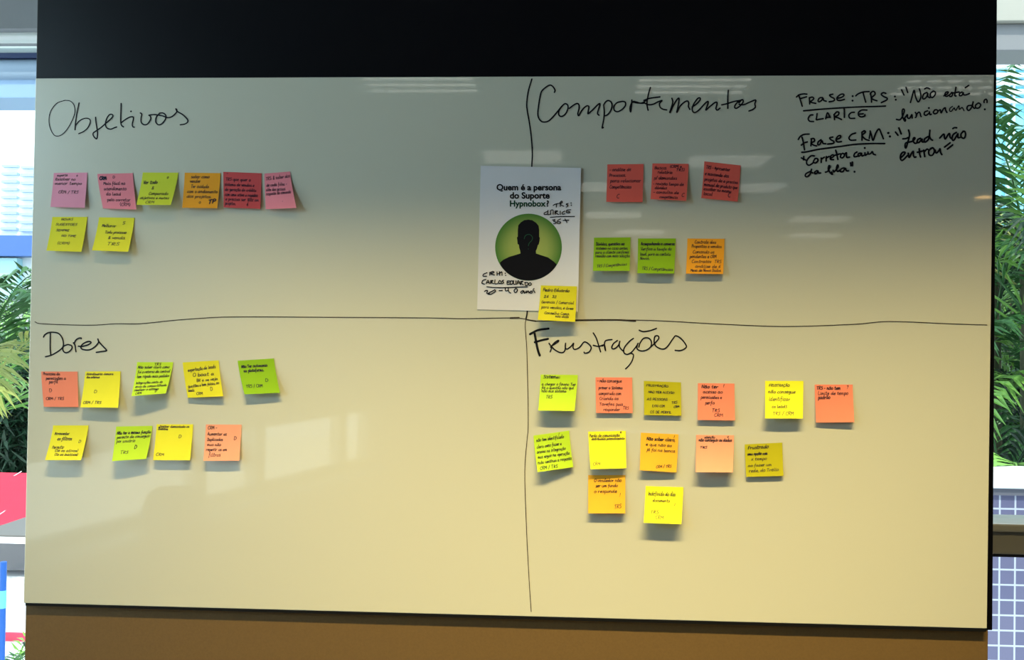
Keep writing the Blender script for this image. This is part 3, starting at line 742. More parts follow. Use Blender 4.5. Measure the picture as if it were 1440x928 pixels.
GO, GD, GC, GF = ('sticky notes under Objetivos', 'sticky notes under Dores', 'sticky notes under Comportamentos', 'sticky notes under Frustrações')
NOTES = [
 ('pink', [(75.5, 243.2), (122.8, 242.6), (119, 292.3), (70.8, 291)], .008, 'pale pink sticky note, leftmost of the top row under Objetivos', GO,
  [('suporte', .1, .42, .10, .04), ('o', .68, .72, .11, .04), ('Resolver no', .06, .66, .225), ('menor tempo', .06, .86, .345), ('CRM / TRS', .18, .78, .60)], note_ink_soft),
 ('rose', [(136.8, 244.5), (186.9, 243.4), (191.8, 294.6), (144.8, 293.2)], (.006, .012), 'pink sticky note with a bold corner scribble, second in the top row under Objetivos', GO,
  [('CRM', .05, .24, .17, .055, 0, .03), ('D', .42, .49, .13, .04), ('Mais fácil no', .14, .76, .32), ('atendimento', .13, .78, .47), ('do lead', .17, .6, .62), ('pelo corretor', .17, .86, .78), ('(CRM)', .52, .84, .91)]),
 ('lime', [(200.8, 242.5), (250.8, 242.8), (240.1, 288.3), (191.8, 288)], .022, 'lime yellow sticky note overlapping the pink one, third in the top row under Objetivos', GO,
  [('o', .70, .75, .18), ('Ver todo', .06, .46, .36, .06, -.03, .0165), ('&', .32, .40, .52), ('Comparado', .28, .84, .69), ('objetivos e metas', .06, .9, .82, .045), ('CRM', .24, .5, .95, .045)]),
 ('orange', [(259.7, 242.8), (310.2, 243.4), (305.5, 292.8), (256.2, 292.2)], .011, 'orange sticky note in the top row under Objetivos', GO,
  [('saber como', .18, .70, .15), ('vender', .16, .46, .28), ('Ter cuidado', .2, .70, .43), ('com o andamento', .1, .96, .57), ('dos projetos.', .1, .80, .71), ('o', .46, .52, .87), ('TP', .72, .93, .88, .075, -.1, .03)]),
 ('red', [(314, 241.6), (367.9, 243.6), (366.1, 293.7), (314.4, 291.7)], .006, 'dark red sticky note crowded with writing in the top row under Objetivos', GO,
  [('-', .08, .13, .08), ('TRS que quer o', .06, .72, .24), ('sistema de vendas e', .03, .82, .39), ('de geração de crédito', .04, .87, .53), ('com uma ativa e rapidez', .04, .92, .67), ('e precisa ser 100% em', .05, .95, .80), ('projetos.', .04, .33, .92), ('6', .62, .67, .93, .06)]),
 ('rose', [(371.8, 244), (408, 241.2), (416.8, 292.3), (373.6, 294.3)], (.007, .015), 'pink sticky note bulging at its right side, last in the top row under Objetivos', GO,
  [('TRS: & saber dos', .05, .98, .20, .055, -.05), ('de cada folha -', .06, .82, .37), ('além das pessoas', .04, .74, .50), ('resposta do comando', .04, .92, .615, .05, -.03), ('.', .56, .6, .80)]),
 ('yellow', [(73.6, 305), (122.8, 305), (114.4, 354.1), (65.2, 352.4)], .014, 'yellow sticky note at the left of the lower row under Objetivos', GO,
  [('NOVAS', .26, .6, .10, .035), ('SUGESTÕES'.replace('Õ', 'O'), .12, .74, .25, .035), ('SEMPRE', .16, .54, .42, .035), ('NO TIME', .34, .76, .58, .035), ('(CRM)', .26, .62, .80, .04)], note_ink_soft),
 ('yellow', [(139.2, 305.5), (189.1, 306.2), (180.2, 353.9), (129.3, 352)], .016, 'yellow sticky note at the right of the lower row under Objetivos', GO,
  [('5', .68, .76, .2, .05), ('Melhorar', .12, .52, .29), ('Todo processo', .24, .84, .48), ('& venda', .36, .84, .64), ('TRS', .36, .72, .83, .05)]),
 # Dores
 ('salmon', [(57.8, 522.4), (109, 522.5), (110.4, 572.3), (61.6, 572.1)], .005, 'coral sticky note, leftmost of the upper row under Dores', GD,
  [('Processos da', .05, .52, .10, .045), ('permissões a', .12, .68, .23, .05), ('perfil', .2, .45, .33, .05), ('D', .18, .27, .58, .05), ('CRM / TRS', .08, .60, .80, .045)]),
 ('yellow', [(119.9, 522.3), (169.6, 522), (166, 573.2), (113, 572.8)], (.014, .016), 'yellow sticky note curling at its foot beside the coral one, upper row under Dores', GD,
  [('Atendimento demora', .04, .8, .10, .035), ('dos externos', .05, .42, .19, .035), ('D', .30, .39, .59, .05), ('CRM / TRS', .05, .54, .90, .045)], note_ink_soft),
 ('spring', [(192.8, 509.2), (243.5, 509.2), (233, 553.2), (184.8, 557)], (.024, .0165), 'bright green sticky note full of writing, third in the upper row under Dores', GD,
  [('TRS', .48, .68, .10, .045), ('Não saber claro como', .04, .92, .19), ('foi o retorno da central', .05, .96, .33), ('tem rápido mais pedidos', .05, .97, .47), ('Integrações conta do', .06, .82, .65, .04), ('envio de compartilhado', .06, .96, .76, .04), ('realizar o sistema', .05, .76, .86, .04), ('CRM', .1, .28, .96, .035), ('D', .66, .72, .93, .05)]),
 ('mustard', [(256.9, 509.6), (307.5, 506.6), (314, 557.1), (264, 559.4)], (.006, .010), 'yellow sticky note tilted slightly, fourth in the upper row under Dores', GD,
  [('exportação de leads', .12, .90, .27, .05, -.08), ('O boat a', .24, .84, .42, .055, -.03, .0155), ('BR e se veja', .32, .92, .57, .045, -.05), ('questões e bem feitas, ao', .06, .94, .72, .045, -.07), ('leads', .04, .22, .83, .045), ('CRM', .26, .44, .93, .045), ('D', .66, .74, .83, .06)]),
 ('leaf', [(334.2, 507.2), (385.2, 504), (393.8, 552.4), (343.7, 554.5)], (.012, .010), 'dark green sticky note tilted clockwise, last of the upper row under Dores', GD,
  [('Não Ter autonomia', .08, .80, .22, .05, 0, .0165), ('na plataforma.', .12, .68, .35, .05, 0, .0165), ('D', .66, .75, .66, .05), ('TRS / CRM', .10, .56, .81, .05)]),
 ('yellow', [(74.8, 598.1), (124.5, 598.1), (114, 647), (63.4, 646.9)], .018, 'yellow sticky note at the left end of the lower row under Dores', GD,
  [('Acrescentar', .08, .5, .27, .045), ('os filtros', .19, .60, .43, .055, 0, .0155), ('D', .80, .87, .50, .045), ('Permitir', .10, .44, .67, .05), ('(Se os ativos)', .20, .85, .76, .04), ('(Se os inativos)', .22, .87, .87, .04)]),
 ('spring', [(163.3, 599.8), (214.3, 598.7), (205.7, 645.2), (157.5, 648.4)], (.020, .016), 'bright green sticky note in the lower row under Dores', GD,
  [('Não ter a mesma função', .04, .98, .23, .05, -.01, .0165), ('permite de conseguir', .05, .98, .35, .05, -.01), ('por usuário', .05, .58, .47, .05), ('D', .58, .66, .67, .07, 0, .0165), ('TRS', .20, .44, .80, .05)]),
 ('yellow', [(220.2, 596.6), (271.5, 596.6), (267.2, 647.2), (215.2, 646.9)], .010, 'yellow sticky note with mostly blank middle touching the green one under Dores', GD,
  [('.', .05, .1, .09, .05, 0, .04), ('Digitar demasiado os', .09, .9, .09, .035), ('cadastros', .05, .32, .155, .03), ('D', .62, .71, .38, .05), ('CRM', .06, .28, .88, .045)], note_ink_soft),
 ('peach', [(289.5, 596.8), (339.7, 597.2), (336.3, 647.6), (286, 648)], .011, 'salmon pink sticky note at the right end of the lower row under Dores', GD,
  [('CRM -', .06, .32, .13, .05), ('Aumentar os', .06, .60, .30, .05), ('Duplicados', .06, .50, .45, .05), ('mas não', .07, .46, .59, .045), ('repetir os em', .05, .64, .73, .045), ('filtros', .13, .47, .88, .055), ('D', .80, .88, .42, .06)]),
 # Comportamentos
 ('coral', [(854, 231.2), (905, 230.5), (903.7, 284.2), (852.6, 283.8)], .006, 'red sticky note, leftmost of the three red ones under Comportamentos', GC,
  [('- análise de', .06, .66, .18), ('Processos.', .06, .52, .33), ('para relacionar', .09, .94, .48), ('Competências', .08, .68, .64), ('C', .28, .36, .90, .06)]),
 ('coral', [(917.4, 229.8), (968.4, 230.4), (965, 282.2), (914.8, 280)], (.008, .010), 'red sticky note with the bulleted list, middle of the three red ones under Comportamentos', GC,
  [('Busca', .06, .40, .16), ('(CRM e', .48, .82, .11, .04), ('TRS)', .66, .90, .20, .045), ('relatório', .16, .56, .28), ('p/ demandas', .06, .70, .44), ('- revisão tempo de', .04, .90, .60, .045), ('dúvidas', .10, .44, .71, .045), ('- consulta de', .06, .78, .83, .045), ('competência', .24, .76, .96, .045), ('C', .86, .94, .90, .06)]),
 ('coral', [(990.4, 226.9), (1041.6, 232.6), (1037.3, 283.5), (986.1, 278.5)], .005, 'red sticky note rotated clockwise, rightmost of the three red ones under Comportamentos', GC,
  [('TRS - Apresentar', .06, .72, .19, .05), ('e mantendo dos', .04, .70, .37, .05), ('projetos de e precisa', .04, .96, .52), ('manual de produto que', .04, .96, .66), ('escolher no mesmo', .04, .80, .78), ('local', .05, .3, .91), ('C', .72, .79, .90, .065, 0, .0165)]),
 ('leaf', [(835.2, 334.2), (886.7, 333.8), (885.5, 380.9), (833.7, 380.9)], .014, 'green sticky note, left of the two green ones under Comportamentos', GC,
  [('Dúvidas, questões ao', .06, .84, .23, .05, 0, .0165), ('sistema no caso antes,', .06, .94, .36), ('para o cliente confirma', .05, .97, .48), ('reunião com mais solução', .05, .99, .59), ('TRS / Competências', .10, .92, .90, .05, -.08)]),
 ('leaf', [(897.2, 335.3), (950.2, 335.3), (948.2, 384.7), (896.4, 384.2)], .012, 'green sticky note, right of the two green ones under Comportamentos', GC,
  [('Acompanhando a conversa', .08, .98, .19, .05, 0, .0165), ('Verifica a tarefa do', .08, .90, .34), ('lead, para os contato', .06, .88, .49), ('Novos.', .06, .32, .61), ('TRS / Competências', .12, .96, .90, .05, .03)]),
 ('orange', [(966.6, 335.3), (1018.9, 335.8), (1016.8, 385.2), (964.6, 384.7)], .009, 'orange sticky note to the right of the two green ones under Comportamentos', GC,
  [('Controle das', .20, .78, .14), ('Propostas e vendas', .12, .93, .26), ('Comando os', .16, .74, .42), ('pendentes e CRM', .08, .80, .55), ('Contratos  TRS', .14, .94, .69), ('análise de 6', .24, .92, .83), ('Mesa de Novos Dados', .12, .94, .94, .045)]),
 # on the sheet
 ('mustard', [(760.5, 401.2), (811.2, 402.6), (808.9, 452.6), (756.2, 449.8)], (.013, .009), 'yellow sticky note stuck over the lower right corner of the white printed sheet', 'note on the printed sheet',
  [('Pedro Eduardo', .07, .80, .17, .05, 0, .0155), ('26  32', .1, .46, .35, .04), ('Gerencia / Comercial', .05, .94, .51, .045), ('para vendas, e área', .06, .94, .66, .045), ('Conselho Comp.', .16, .84, .82, .045), ('nos dias', .46, .82, .90, .04)]),
 # Frustrações
 ('spring', [(760.3, 526.6), (812.5, 527.2), (807.8, 577.8), (756.9, 577.2)], .018, 'bright green sticky note with blank lower half, leftmost of the upper row under Frustrações', GF,
  [('Sistema:', .07, .52, .10, .05, 0, .0165), ('a chegar o financ Top', .04, .96, .30, .045), ('foi o questão não que', .04, .92, .40, .045), ('não dos sistema', .05, .73, .49, .045), ('TRS', .18, .36, .66, .05)]),
 ('salmon', [(837.4, 530.5), (889, 530.8), (889.6, 580.8), (838.4, 580.7)], .005, 'coral sticky note with six lines of writing, second in the upper row under Frustrações', GF,
  [('- não consegue', .04, .72, .14, .055), ('prever o Sistema', .08, .74, .33, .05), ('comparado com', .08, .70, .49, .05), ('Criando as', .10, .62, .63, .05), ('Tarefas pois', .09, .74, .79, .05), ('responder', .2, .66, .94, .05), ('TRS', .74, .90, .90, .05)]),
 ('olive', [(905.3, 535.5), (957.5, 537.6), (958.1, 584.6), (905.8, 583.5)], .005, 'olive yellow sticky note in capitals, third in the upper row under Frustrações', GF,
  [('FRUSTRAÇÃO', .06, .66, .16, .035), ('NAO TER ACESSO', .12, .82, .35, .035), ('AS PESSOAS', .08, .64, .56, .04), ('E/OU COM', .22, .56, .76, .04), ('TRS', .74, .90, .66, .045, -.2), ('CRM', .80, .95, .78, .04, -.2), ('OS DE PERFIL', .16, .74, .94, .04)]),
 ('salmon', [(981.4, 538.7), (1032.7, 539.4), (1033.6, 591.2), (981.2, 590.4)], .006, 'coral sticky note with short lines, fourth in the upper row under Frustrações', GF,
  [('Não ter', .10, .56, .13, .05, 0, .0165), ('!', .68, .72, .10, .04), ('acesso ao', .14, .68, .27, .05), ('permissões e', .08, .66, .42, .05), ('perfis', .2, .46, .57, .055), ('TRS', .38, .60, .78, .05), ('CRM', .44, .68, .90, .05)]),
 ('lemon', [(1076, 535.5), (1129.8, 535.5), (1129, 588.5), (1075.9, 588.3)], .014, 'yellow sticky note between two coral ones, upper row under Frustrações', GF,
  [('FRUSTRAÇÃO', .10, .64, .15, .035), ('não consegue', .08, .80, .33, .05), ('identificar', .10, .66, .53, .055), ('os leads', .18, .58, .72, .05), ('TRS / CRM', .20, .76, .91, .055)], note_ink_soft),
 ('salmon', [(1145.6, 540.7), (1199, 540.7), (1201.4, 593.4), (1147.7, 594.2)], (.005, .008), 'coral sticky note with blank lower part, rightmost of the upper row under Frustrações', GF,
  [('TRS - não tem', .05, .68, .13, .05, 0, .0165), ('?', .84, .89, .11, .05), ('Limite de tempo', .08, .88, .27, .05), ('padrão', .08, .40, .38, .055, 0, .0165)]),
 ('spring', [(750.2, 612.5), (800.4, 605.4), (806.1, 656.9), (755.9, 663.9)], (.016, .006), 'green sticky note tilted anticlockwise, leftmost of the middle row under Frustrações', GF,
  [('!', .68, .72, .10, .04), ('não tem identificado', .07, .84, .18, .05), ('claro como fazer e', .06, .76, .36, .05), ('acesso na integração', .05, .86, .50, .05), ('mas seguir na operação', .06, .95, .64, .05), ('nula contínua a resposta', .04, .99, .79, .05), ('CRM / TRS', .08, .58, .95, .05)]),
 ('lemon', [(827.1, 606.9), (879.9, 605.7), (880.7, 658.3), (830.4, 659.7)], (.012, .010), 'yellow sticky note with one line along its top edge, middle row under Frustrações', GF,
  [('Perda de comunicação', .03, .84, .15, .045), ('e', .85, .89, .06, .04), ('distribuidos potencialmente', .08, .97, .23, .035), ('CRM', .08, .28, .90, .045)], note_ink_soft),
 ('amber', [(901.2, 608.4), (954, 610.7), (951.1, 664.2), (899.6, 661.2)], (.010, .007), 'orange sticky note, third in the middle row under Frustrações', GF,
  [('Não saber claro,', .16, .92, .19, .05, 0, .0165), ('!', .86, .9, .10, .04), ('e que não as', .14, .84, .34, .045), ('já foi na banca', .16, .94, .48, .045), ('CRM / TRS', .44, .86, .92, .045, -.1)]),
 ('peach', [(978.9, 611.5), (1032.1, 612), (1030.4, 664.2), (978.5, 664)], .015, 'salmon pink sticky note written only at its top, middle row under Frustrações', GF,
  [('atenção', .22, .50, .09, .04), ('v', .82, .87, .08, .05), ('não conseguir os dados', .07, .95, .17, .045, 0, .0165), ('TRS', .10, .30, .36, .035)]),
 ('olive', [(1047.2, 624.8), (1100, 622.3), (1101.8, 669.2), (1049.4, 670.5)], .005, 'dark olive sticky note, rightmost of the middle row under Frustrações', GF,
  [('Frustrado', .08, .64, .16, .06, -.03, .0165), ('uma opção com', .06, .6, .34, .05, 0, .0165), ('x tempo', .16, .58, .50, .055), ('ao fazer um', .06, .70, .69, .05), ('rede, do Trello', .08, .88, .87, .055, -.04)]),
 ('amber', [(827.1, 668), (879.4, 668), (879.1, 721.8), (827.1, 721.8)], .009, 'orange sticky note in the bottom row under Frustrações', GF,
  [('O vendedor não', .16, .90, .18, .05, -.01), ('ser um fundo', .20, .80, .32, .05, -.02), ('o responde', .16, .78, .47, .05, -.02), ('!', .82, .87, .56, .05), ('TRS', .70, .90, .88, .06, -.1)], note_ink),
 ('lemon', [(907.9, 683.4), (961, 685), (958, 737), (905.2, 735)], .017, 'yellow sticky note at the right of the bottom row under Frustrações', GF,
  [('Indefinido do dia', .08, .80, .25, .06), ('documento', .20, .66, .42, .05), ('!', .76, .80, .54, .05), ('TRS', .16, .38, .74, .05), ('CRM', .30, .52, .88, .055)]),
]

# ------------------------------------------------------------------ printed sheet in the middle of the board
PY = -0.0012
paper = mat('paper_white', (0.78, 0.76, 0.80), 0.7, spec=0.2, noise=0.015, nscale=12)
print_black = mat('print_black', (0.004, 0.004, 0.008), 0.6, spec=0.15)
print_green = mat('print_green', (0.004, 0.050, 0.028), 0.6, spec=0.15)
PC = [Vector(q) for q in ((676, 233), (817, 236.2), (812.7, 438.7), (671, 435))]
sheet_org = at(746, 234.5, PY)


def sheet_pos(u, v, off=0.0):
    q = PC[0].lerp(PC[1], u).lerp(PC[3].lerp(PC[2], u), v)
    h = 0.0012 + 0.0045 * u ** 6 * v + 0.002 * (u ** 4)
    return at(q.x, q.y, -h - off)


bm = nb()
N = 16
fr = [[bm.verts.new(sheet_pos(i / N, j / N, .00012)) for i in range(N + 1)] for j in range(N + 1)]
bk = [[bm.verts.new(sheet_pos(i / N, j / N, -.00012)) for i in range(N + 1)] for j in range(N + 1)]
for j in range(N):
    for i in range(N):
        bm.faces.new((fr[j][i], fr[j + 1][i], fr[j + 1][i + 1], fr[j][i + 1]))
        bm.faces.new((bk[j][i], bk[j][i + 1], bk[j + 1][i + 1], bk[j + 1][i]))
rim(bm, fr, bk, N)
sheet = link('printed_sheet', bm, paper, smooth=True, origin=sheet_org)
tag(sheet, 'white printed sheet with a black head silhouette in a green circle, middle of the whiteboard', 'poster')


def sheet_px(px, py, off):
    """pixel -> point just in front of the paper"""
    a, b = PC[0], PC[1]
    u = (px - 674) / (814.5 - 674)
    v = (py - 234.5) / (437 - 234.5)
    u = min(max(u, 0), 1); v = min(max(v, 0), 1)
    h = 0.0012 + 0.0045 * u ** 6 * v + 0.002 * (u ** 4)
    return at(px, py, -h - off)


def sheet_ink(name, crop, strokes, w_px, m=ink, off=0.0009):
    x0, y0, sc = crop
    bm = nb()
    for st in trace(strokes):
        ribbon(bm, smooth_line([Vector((x0 + a / sc, y0 + b / sc)) for a, b in st]), w_px, lambda x, y: sheet_px(x, y, off))
    o = link(name, bm, m, sheet)
    return o


# green disc, silhouette, question mark
bm = nb()
cx, cy, rr = 743.2, 347.6, 46.9
ctr = sheet_px(cx, cy, 0.0003)
vc = bm.verts.new(ctr)
ring = [bm.verts.new(sheet_px(cx + rr * math.cos(a), cy + rr * 1.005 * math.sin(a), 0.0003)) for a in [2 * math.pi * k / 72 for k in range(72)]]
for k in range(72):
    bm.faces.new((vc, ring[(k + 1) % 72], ring[k]))
disc = link('green_circle', bm, disc_mat('green_disc', (0.46, 0.52, 0.12), (0.050, 0.20, 0.022)), None, origin=ctr)
disc.parent = sheet
disc.matrix_parent_inverse = Matrix.Translation(-sheet_org)
sil = [(490, 158), (535, 165), (580, 195), (610, 230), (618, 280), (618, 365), (626, 372), (622, 410), (612, 455), (603, 458), (592, 500), (578, 530), (580, 560), (640, 580), (720, 605), (790, 655), (825, 690)]
left = [(152, 668), (190, 635), (260, 600), (340, 580), (395, 560), (392, 530), (380, 490), (376, 455), (362, 450), (357, 400), (353, 368), (363, 362), (364, 280), (370, 225), (400, 190), (440, 165)]
pts = [(685 + a / 8.433, 290 + b / 8.433) for a, b in sil]
a0 = math.atan2(pts[-1][1] - cy, pts[-1][0] - cx)
pl_ = [(685 + a / 8.433, 290 + b / 8.433) for a, b in left]
a1 = math.atan2(pl_[0][1] - cy, pl_[0][0] - cx)
arc = [(cx + (rr - .15) * math.cos(a0 + (a1 - a0) * k / 24), cy + (rr - .15) * math.sin(a0 + (a1 - a0) * k / 24)) for k in range(1, 24)]
bm = nb()
f = bm.faces.new([bm.verts.new(sheet_px(x, y, 0.0006)) for x, y in pts + arc + pl_])
bmesh.ops.triangulate(bm, faces=[f])
link('head_silhouette', bm, print_black, sheet)
sheet_ink('question_mark', (685, 290, 8.433), "440,388 450,355 480,335 515,340 538,370 530,405 505,430 492,455 490,470|488,506", 0.8,
          mat('question_green', (0.02, 0.10, 0.05), 0.6, spec=0.15), off=0.0009)


def printed(name, text, x0, x1, base_y, m, grow, k=None):
    cu = bpy.data.curves.new('tmp', 'FONT')
    cu.body = text
    cu.size = 1.0
    cu.offset = grow
    cu.resolution_u = 4
    ob = bpy.data.objects.new('tmp', cu)
    COL.objects.link(ob)
    bpy.context.view_layer.update()
    dg = bpy.context.evaluated_depsgraph_get()
    me = bpy.data.meshes.new_from_object(ob.evaluated_get(dg))
    bpy.data.objects.remove(ob)
    xs = [v.co.x for v in me.vertices]
    k = k or (x1 - x0) / (max(xs) - min(xs))
    printed.k = k
    mn = min(xs)
    for v in me.vertices:
        v.co = sheet_px(x0 + (v.co.x - mn) * k, base_y - v.co.y * k * 1.0, 0.0006)
    me.name = name
    me.materials.clear()
    me.materials.append(m)
    o = bpy.data.objects.new(name, me)
    COL.objects.link(o)
    o.parent = sheet
    o.matrix_parent_inverse = Matrix.Translation(-sheet_org)
    return o


printed('printed_line', 'Quem é a persona', 698.2, 789.2, 267.4, print_black, 0.032)
printed('printed_line', 'do Suporte', 717, 773, 279.0, print_black, 0.032)
printed('printed_line', 'Hypnobox', 717, 767.6, 290.2, print_green, 0.030)
printed('printed_line', '?', 768.4, 772.8, 290.2, print_black, 0.032, printed.k)
sheet_ink('handwriting', (665, 225, 9.0),
  "1015,575 1040,560 1085,548|1058,560 1055,598|1105,530 1105,590|1095,550 1120,520 1130,535 1105,560 1150,585|1205,550 1180,560 1205,578 1180,598|1243,543|1245,572|"
  "945,650 905,670 905,690 940,685|950,635 950,690 985,680|985,690 985,640 1015,635 1015,690|1040,645 1040,690|1040,645 1075,645 1045,665 1085,690|1105,645 1105,690|1165,645 1130,665 1135,685 1165,680|1240,628 1190,635 1185,665 1220,670 1225,655 1195,655|"
  "978,725 1100,716 1288,714|1005,760 1040,755 1020,775 1050,785 1045,800 1020,805|1110,745 1075,765 1065,795 1095,805 1110,785 1080,780|1140,765 1215,760|1165,745 1190,790", 1.25)
sheet_ink('handwriting', (665, 360, 9.0),
  "180,210 135,230 130,255 175,255|215,205 212,245|215,210 255,195 265,210 225,225 275,240|305,200 305,245|305,225 340,220 335,195 340,245|340,220 365,200 370,245|410,218|415,245|"
  "165,295 125,310 115,345 150,355|165,350 190,305 210,350|170,335 205,335|225,310 225,350|225,310 255,310 230,330 265,350|280,300 280,350 315,348|335,310 322,335 345,350 362,330 340,308|390,305 370,315 390,335 365,352|"
  "465,315 435,318 435,358 465,355|435,335 460,333|475,315 475,358 505,345 500,315 470,318|515,310 515,350 540,355 545,312|555,360 575,310 600,360|560,340 595,340|605,320 605,365|605,320 635,320 610,340 640,365|660,335 665,372 700,360 690,335 655,335|725,335 705,355 720,372 740,355 725,335|"
  "175,388 250,397 400,400 690,388|145,450 165,435 185,440 175,470 215,480|270,430 215,460 190,480 230,482 285,445 275,425|330,437 375,435|410,405 415,440 450,435|445,400 455,450 480,470|540,410 520,440 540,462 565,430 545,408|"
  "635,435 605,455 620,472 645,440 650,470 670,455|675,440 680,465 700,440 710,468|730,445 720,465 745,468 750,445 730,445|775,410 760,430 780,450 785,465", 1.35)

for nrec in NOTES:
    colname, corners, lift, label, group, lines = nrec[:6]
    base = 0.0085 if 'printed sheet' in label else 0.0008
    sticky(colname, corners, lift, label, group, lines, base=base, ink_m=nrec[6] if len(nrec) > 6 else None)

# ------------------------------------------------------------------ things in the room, seen in the glass
# housing for the added wash light, out of view
fx = tag(empty('added_wash_lamp', WASH), 'added linear lamp, out of view, that brightens the lower whiteboard', 'lamp')
part('housing', bx((WASH.x - 1.2, WASH.y - 0.06, WASH.z), (WASH.x + 1.2, WASH.y + 0.06, CEIL), 0.004), white_paint, fx)

tube_m = mat('tube_light', (1.0, 0.97, 0.86), 0.5, emit=5.0)
louvre_m = mat('louvre', (0.55, 0.55, 0.52), 0.4, metal=0.3)


def troffer(cx_, cy_, label):
    L, Wd = 0.66, 0.50
    t = tag(empty('ceiling_light', (cx_, cy_, CEIL)), label, 'ceiling light', 'fluorescent ceiling lights')
    z1 = CEIL
    bm = nb()
    box(bm, (cx_ - L / 2, cy_ - Wd / 2, z1 - 0.012), (cx_ + L / 2, cy_ + Wd / 2, z1))
    part('reflector', bm, mat('reflector_dark', (0.06, 0.06, 0.06), 0.5), t)
    for k in range(4):
        y = cy_ - Wd / 2 + Wd * (k + .5) / 4
        bm = nb()
        tube(bm, [(cx_ - L / 2 + .02, y, z1 - 0.026), (cx_ + L / 2 - .02, y, z1 - 0.026)], 0.0045, 8)
        part('tube', bm, tube_m, t)
    bm = nb()
    for k in range(7):
        x = cx_ - L / 2 + L * k / 6
        box(bm, (x - .003, cy_ - Wd / 2, z1 - 0.05), (x + .003, cy_ + Wd / 2, z1 - 0.012))
    part('louvre', bm, louvre_m, t)


k_ = 0
ordinal = ['first', 'second', 'third', 'fourth', 'fifth', 'sixth', 'seventh', 'eighth', 'ninth', 'tenth', 'eleventh', 'twelfth']
for px, py in [(590, 116), (975, 118), (1345, 120), (735, 222), (1022, 228), (862, 264), (1050, 265), (862, 303), (1150, 309), (900, 327), (1142, 332), (1140, 351)]:
    p = mirror(px, py, z=CEIL - 0.03)
    if p.y < BACK_Y + 0.4 or p.x > XR - .4:
        continue
    troffer(p.x, p.y, 'fluorescent louvred ceiling light, %s reflected from the top of the board' % ordinal[k_])
    k_ += 1
p = mirror(1384, 278, z=CEIL - 0.02)
if p.x < XR - 0.2 and p.y > BACK_Y + .3:
    dl = tag(empty('downlight', (p.x, p.y, CEIL)), 'small round amber downlight in the ceiling', 'downlight')
    bm = nb(); tube(bm, [(p.x, p.y, CEIL - 0.015), (p.x, p.y, CEIL)], 0.10, 24); part('trim_ring', bm, white_paint, dl)
    bm = nb(); tube(bm, [(p.x, p.y, CEIL - 0.02), (p.x, p.y, CEIL - 0.014)], 0.08, 24); part('lamp_disc', bm, mat('amber_lamp', (1.0, 0.6, 0.2), 0.5, emit=14), dl)

# shell chair by the slanted wall (its back shows in the glass)
q = mirror(220, 692, D=3.9)
ch = tag(empty('shell_chair', (q.x, q.y, 0)), 'grey shell chair standing by the side wall windows', 'chair')
chair_m = mat('chair_shell', (0.14, 0.13, 0.11), 0.5)
H = q.z
bm = nb()
rows, colsn = 12, 9
g = []
for j in range(rows + 1):
    v = j / rows
    row = []
    for i in range(colsn + 1):
        u = i / colsn * 2 - 1
        w = 0.165 * (1 - 0.18 * v ** 3)
        zz = 0.44 + (H - 0.44) * v - 0.05 * (u ** 4) * v ** 6
        yy = 0.17 + 0.05 * v - 0.05 * (1 - u * u)
        row.append(bm.verts.new((q.x + u * w, q.y - yy, zz)))
    g.append(row)
for j in range(rows):
    for i in range(colsn):
        bm.faces.new((g[j][i], g[j][i + 1], g[j + 1][i + 1], g[j + 1][i]))
bmesh.ops.solidify(bm, geom=list(bm.faces), thickness=0.02)
part('backrest', bm, chair_m, ch, smooth=True)
part('seat', bx((q.x - .2, q.y - .19, .42), (q.x + .2, q.y + .22, .455), .015), chair_m, ch)
for sx in (-1, 1):
    for sy in (-1, 1):
        bm = nb()
        tube(bm, [(q.x + sx * .15, q.y + sy * .14, .425), (q.x + sx * .2, q.y + sy * .2, 0.0)], .012, 8)
        part('leg', bm, louvre_m, ch)

# ------------------------------------------------------------------ outdoors
GZ = -3.4
tag(link('ground', bx((-60, WIN_Y + 0.3, GZ - .1), (60, 80, GZ)), mat('paving', (0.62, 0.62, 0.62), 0.9, noise=.1, nscale=2)), kind='structure')
tag(link('ground_side', bx((-60, -40, GZ - .1), (-3.6, WIN_Y + 0.3, GZ)), mat('paving_side', (0.70, 0.70, 0.66), 0.9, noise=.1, nscale=2)), kind='structure')

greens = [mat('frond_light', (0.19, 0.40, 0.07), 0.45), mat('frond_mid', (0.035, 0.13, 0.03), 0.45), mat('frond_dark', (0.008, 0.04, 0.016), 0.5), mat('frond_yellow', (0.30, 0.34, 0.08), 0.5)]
bark = mat('palm_stem', (0.06, 0.065, 0.03), 0.7, noise=.2, nscale=30)


